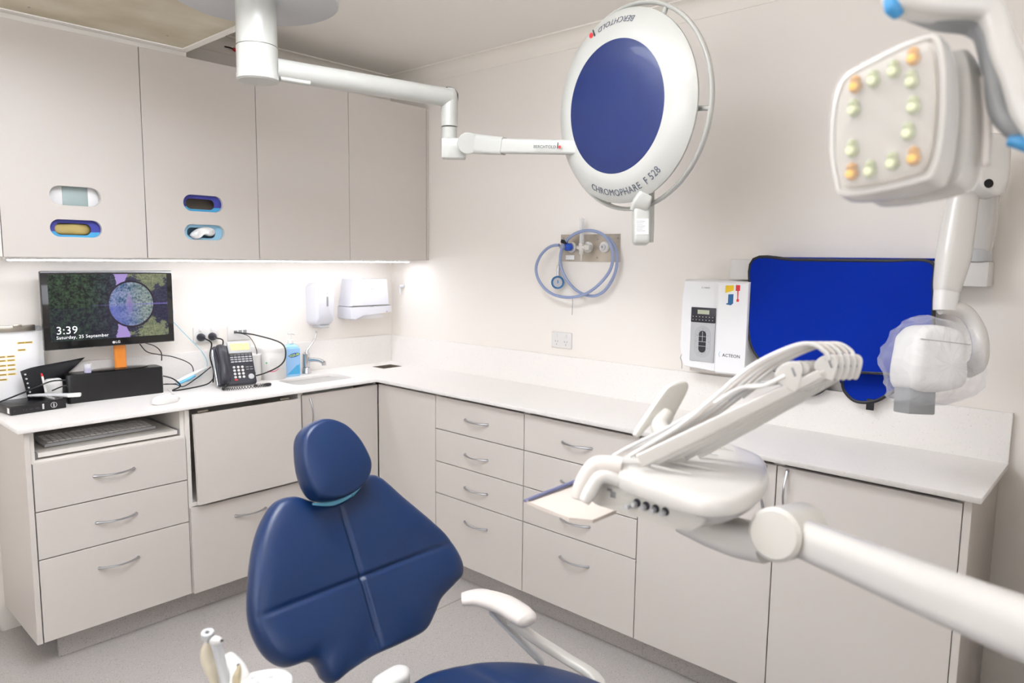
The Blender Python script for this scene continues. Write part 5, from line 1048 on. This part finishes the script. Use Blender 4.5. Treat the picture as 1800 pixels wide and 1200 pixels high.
# whip arms: five slim bars rising to the right, tubes looping over
WB, WE = P(1128, 812, 1.30), P(1440, 668, 1.27)
off = (CR*.0150+CF*.010+CU*.000)
for i in range(5):
    k = i-1
    b0 = P(1150, 806, 1.315)+off*k*2.1; b1 = P(1396, 684, 1.25)+off*k*1.15; b2 = P(1452, 656, 1.235)+off*k
    bm = nb(); sweep(bm, [b0, b0.lerp(b1, .5), b1, b2], [.010, .010, .008, .006], 10, 4, sec=rrect(1.1, 2.4, .3, 3), up=(0, 0, 1)); wa = obj('whip_arm', bm, MT['enamel'], t)
    for f, (qx, qy), sz in ((0, (1397, 658), 1.0), (1, (1462, 643), .85)):
        c_ = P(qx, qy, 1.248)+off*k*1.05
        M_ = frame(c_, CR*.80-CF*.25+CU*.30, CU)
        bm = nb(); pad(bm, [(-.018*sz, .012*sz), (.0, .021*sz), (.020*sz, .018*sz), (.026*sz, .003*sz), (.012*sz, -.022*sz), (.0, -.032*sz), (-.012*sz, -.020*sz), (-.022*sz, -.004*sz)], rprof(.010, .003, .02), M_ @ Matrix.Translation((0, 0, -.005))); cl = obj('tube_guide', bm, MT['enamel'], wa)
        bm = nb(); box(bm, (.008*sz, -.006, .0045), (.012*sz, .010*sz, .0060), .0006, 1, M_); obj('guide_slot', bm, MT['grey'], cl)
    # tubes
    up_ = off*k
    bm = nb(); sweep(bm, [P(1115, 800, 1.33)+up_*.6, P(1200, 750, 1.31)+up_*.8, P(1262, 702, 1.29)+up_, P(1330, 645, 1.265)+up_, P(1395, 612, 1.25)+up_, P(1436, 604, 1.245)+up_*1.1, P(1462, 618, 1.24)+up_*1.1, P(1468, 632, 1.24)+up_], .0042, 10, 5); obj('supply_tube', bm, MT['warm'] if i % 2 else MT['white'], t)
    bm = nb(); sweep(bm, [P(1268+4*k, 706-2*k, 1.28)+up_*.7, P(1310, 680-1.5*k, 1.27)+up_*.9, P(1350, 676-2*k, 1.255)+up_, P(1392, 660, 1.245)+up_*1.1], .0036, 10, 5); obj('return_tube', bm, MT['lgrey'] if i == 2 else MT['white'], t)
for k in range(3):
    bm = nb(); sweep(bm, [P(1062, 812+k*2, 1.34), P(1088, 795, 1.345-.004*k), P(1122, 783-3*k, 1.34), P(1180, 752-2*k, 1.33), P(1262, 704-2*k, 1.29)], .0032, 8, 5); obj('side_tube', bm, MT['lgrey'] if k == 1 else MT['white'], t)
# small tilted bracket head behind
DP = 1.47
PM = frame(P(1160, 716, DP), CR*.78+CU*.12-CF*.6, CU*.94+CR*.34)
o_ = []
po = [(1112, 765), (1113, 757), (1140, 720), (1166, 686), (1180, 675), (1202, 669), (1212, 673), (1212, 686), (1196, 714), (1175, 744), (1150, 742), (1130, 752), (1118, 766)]
oc = P(1160, 716, DP); bm = nb(); pad(bm, [((x-1160)*DP/FPX, -(y-716)*DP/FPX) for x, y in po], rprof(.020, .006, .05), frame(oc, CR, CU) @ Matrix.Rotation(.25, 4, 'Y') @ Matrix.Translation((0, 0, -.012)), k=4); bh = obj('touchpad_head', bm, MT['cream'], t)
bm = nb(); sweep(bm, [P(1172, 728, DP), P(1160, 750, DP-.03), P(1172, 768, DP-.08), P(1190, 790, DP-.13)], [.016, .018, .018, .016], 14, 5); obj('touchpad_post', bm, MT['cream'], bh)
# link, joint and long arm
bm = nb(); sweep(bm, [P(1196, 912, 1.34), P(1248, 928, 1.31), P(1300, 945, 1.27), P(1352, 955, 1.22)], [.024, .034, .036, .036], 14, 5, sec=rrect(2, 1.7, .6, 4), up=(0, 0, 1)); obj('link_arm', bm, MT['enamel'], t)
J0, J1 = P(1359, 940, 1.155), P(1414, 927, 1.250)
bm = nb(); cyl(bm, J0, J1, .0440, n=48, bev=.006); jt = obj('arm_joint', bm, MT['cream'], t)
bm = nb(); sweep(bm, [P(1395, 940, 1.19), P(1480, 975, 1.09), P(1620, 1033, .94), P(1800, 1105, .79), P(1960, 1170, .69), P(2200, 1270, .60)], [.031, .032, .033, .034, .034, .034], 14, 5, sec=rrect(1.7, 2, .7, 5), up=(0, 0, 1)); obj('long_arm', bm, MT['enamel'], t)

# ================================================================== EXAM LIGHT
t = thing('exam_light', 'white dental light head with amber and clear leds hanging at right', 'exam light', P(1740, 20, .9))
LO = P(1552, 212, .87); ldv = (LO-CAM).normalized()
EM = frame(LO, CR*.74+CU*.20-ldv*.64, CU*.99+CR*.13)
lo_ = [(-.060, -.064), (-.046, -.086), (.035, -.088), (.060, -.074), (.070, .0), (.066, .076), (.045, .092), (-.02, .083), (-.055, .066), (-.066, .0)]
bm = nb(); pad(bm, lo_, [(0, -.05), (.85, -.05), (.97, -.044), (1.0, -.03), (1.0, -.008), (.985, .0), (.93, .002), (.90, -.002), (0, -.002)], EM); obj('front_shell', bm, MT['enamel'], t)
bm = nb(); pad(bm, [(a_*.86, c_*.88) for a_, c_ in lo_], [(0, -.003), (1, -.003), (1, .0008), (0, .0008)], EM); obj('reflector_plate', bm, mat('plate_grey', 'b7b1a8', .3), t)
bm = nb(); pad(bm, [(a*.9, c*.9) for a, c in lo_], [(0, 0), (.97, 0), (1, .002), (.96, .005), (0, .006)], EM @ Matrix.Translation((0, 0, .016))); obj('lens_cover', bm, MT['vclear'], t)
bm = nb(); pad(bm, [(a*1.0+.004, c*.98+.006) for a, c in lo_], [(0, -.030), (.85, -.03), (.97, -.024), (1.0, -.012), (1.0, .012), (.95, .024), (.8, .028), (0, .028)], EM @ Matrix.Translation((.004, .000, -.086))); bs_ = obj('back_shell', bm, MT['enamel'], t)
bm = nb(); sweep(bm, [EM @ Vector(p) for p in ((.084, -.055, -.080), (.087, .0, -.080), (.084, .055, -.080))], [.010, .012, .010], 10, 4, sec=rrect(.7, 1.0, .2, 3)); obj('side_groove', bm, MT['warm'], bs_)
for x, y, am in ((-.032, .052, 1), (.036, .064, 1), (-.036, -.060, 1), (.036, -.058, 1), (-.010, .052, 0), (.014, .056, 0), (.034, .036, 0), (.036, .004, 0), (.012, -.058, 0), (-.014, -.062, 0), (-.036, -.030, 0), (-.034, .022, 0), (.030, -.026, 0)):
    bm = nb()
    for dy, s_ in ((.009, .8), (0, 1)): lathe(bm, [(0, 0), (.0080*s_, .0005), (.0072*s_, .005), (.004*s_, .008), (0, .009)], EM @ Matrix.Translation((x, y+dy, .001)), 18)
    r_ = obj('led_reflector', bm, MT['amblk'] if am else MT['lens'], t)
    bm = nb(); lathe(bm, [(0, .009), (.0050, .0085), (.0045, .0105), (0, .012)], EM @ Matrix.Translation((x, y-.001, .001)), 14); obj('led', bm, MT['amber'] if am else mat('led_core', 'dfe6b4', .2, emit=.1), r_)
bm = nb(); sweep(bm, [P(1560, -12, .86), P(1590, 5, .855), P(1650, 14, .85), P(1722, 18, .845), P(1752, 50, .84), P(1778, 120, .83), P(1805, 195, .82), P(1850, 262, .80)], [.014, .021, .021, .022, .022, .022, .022, .018], 12, 6, sec=rrect(2, 1.3, .5, 4), up=CU); ub = obj('upper_bracket', bm, MT['enamel'], t)
bm = nb(); sweep(bm, [P(1572, 10, .87), P(1650, 32, .865), P(1712, 42, .86), P(1735, 75, .855), P(1752, 150, .85), P(1772, 215, .84), P(1800, 240, .83)], [.012, .018, .018, .018, .018, .020, .014], 12, 6, sec=rrect(2, 1.2, .5, 4), up=CU); obj('bracket_underside_shade', bm, MT['grey'], ub)  # grey colour stands in for shade beneath the white bracket
bm = nb(); sweep(bm, [P(1566, -4, .85), P(1570, 14, .85), P(1580, 28, .852)], [.008, .010, .006], 10, 4); obj('blue_end', bm, MT['skyblue'], ub)
bm = nb(); sweep(bm, [P(1772, 248, .83), P(1800, 252, .82), P(1840, 268, .81)], [.006, .009, .009], 10, 4); obj('blue_strip', bm, MT['skyblue'], ub)
bm = nb(); sweep(bm, [EM @ Vector((.03, .02, -.11)), P(1722, 130, .96), P(1745, 110, .92), P(1760, 100, .87)], [.018, .016, .014, .014], 12, 4); obj('pivot', bm, MT['lgrey'], t)
bm = nb(); cyl(bm, P(1728, 182, .95), P(1738, 184, .93), .010, n=20, bev=.002); obj('pivot_knob', bm, MT['white'], t)
bm = nb(); sweep(bm, [P(1850, 262, .80), P(1980, 200, .80), P(2100, -150, .9), P(2000, -700, 1.15), (P(2000, -700, 1.15).x, P(2000, -700, 1.15).y, H-.002)], [.018, .02, .022, .024, .024], 14, 6); obj('ceiling_arm', bm, MT['enamel'], t)
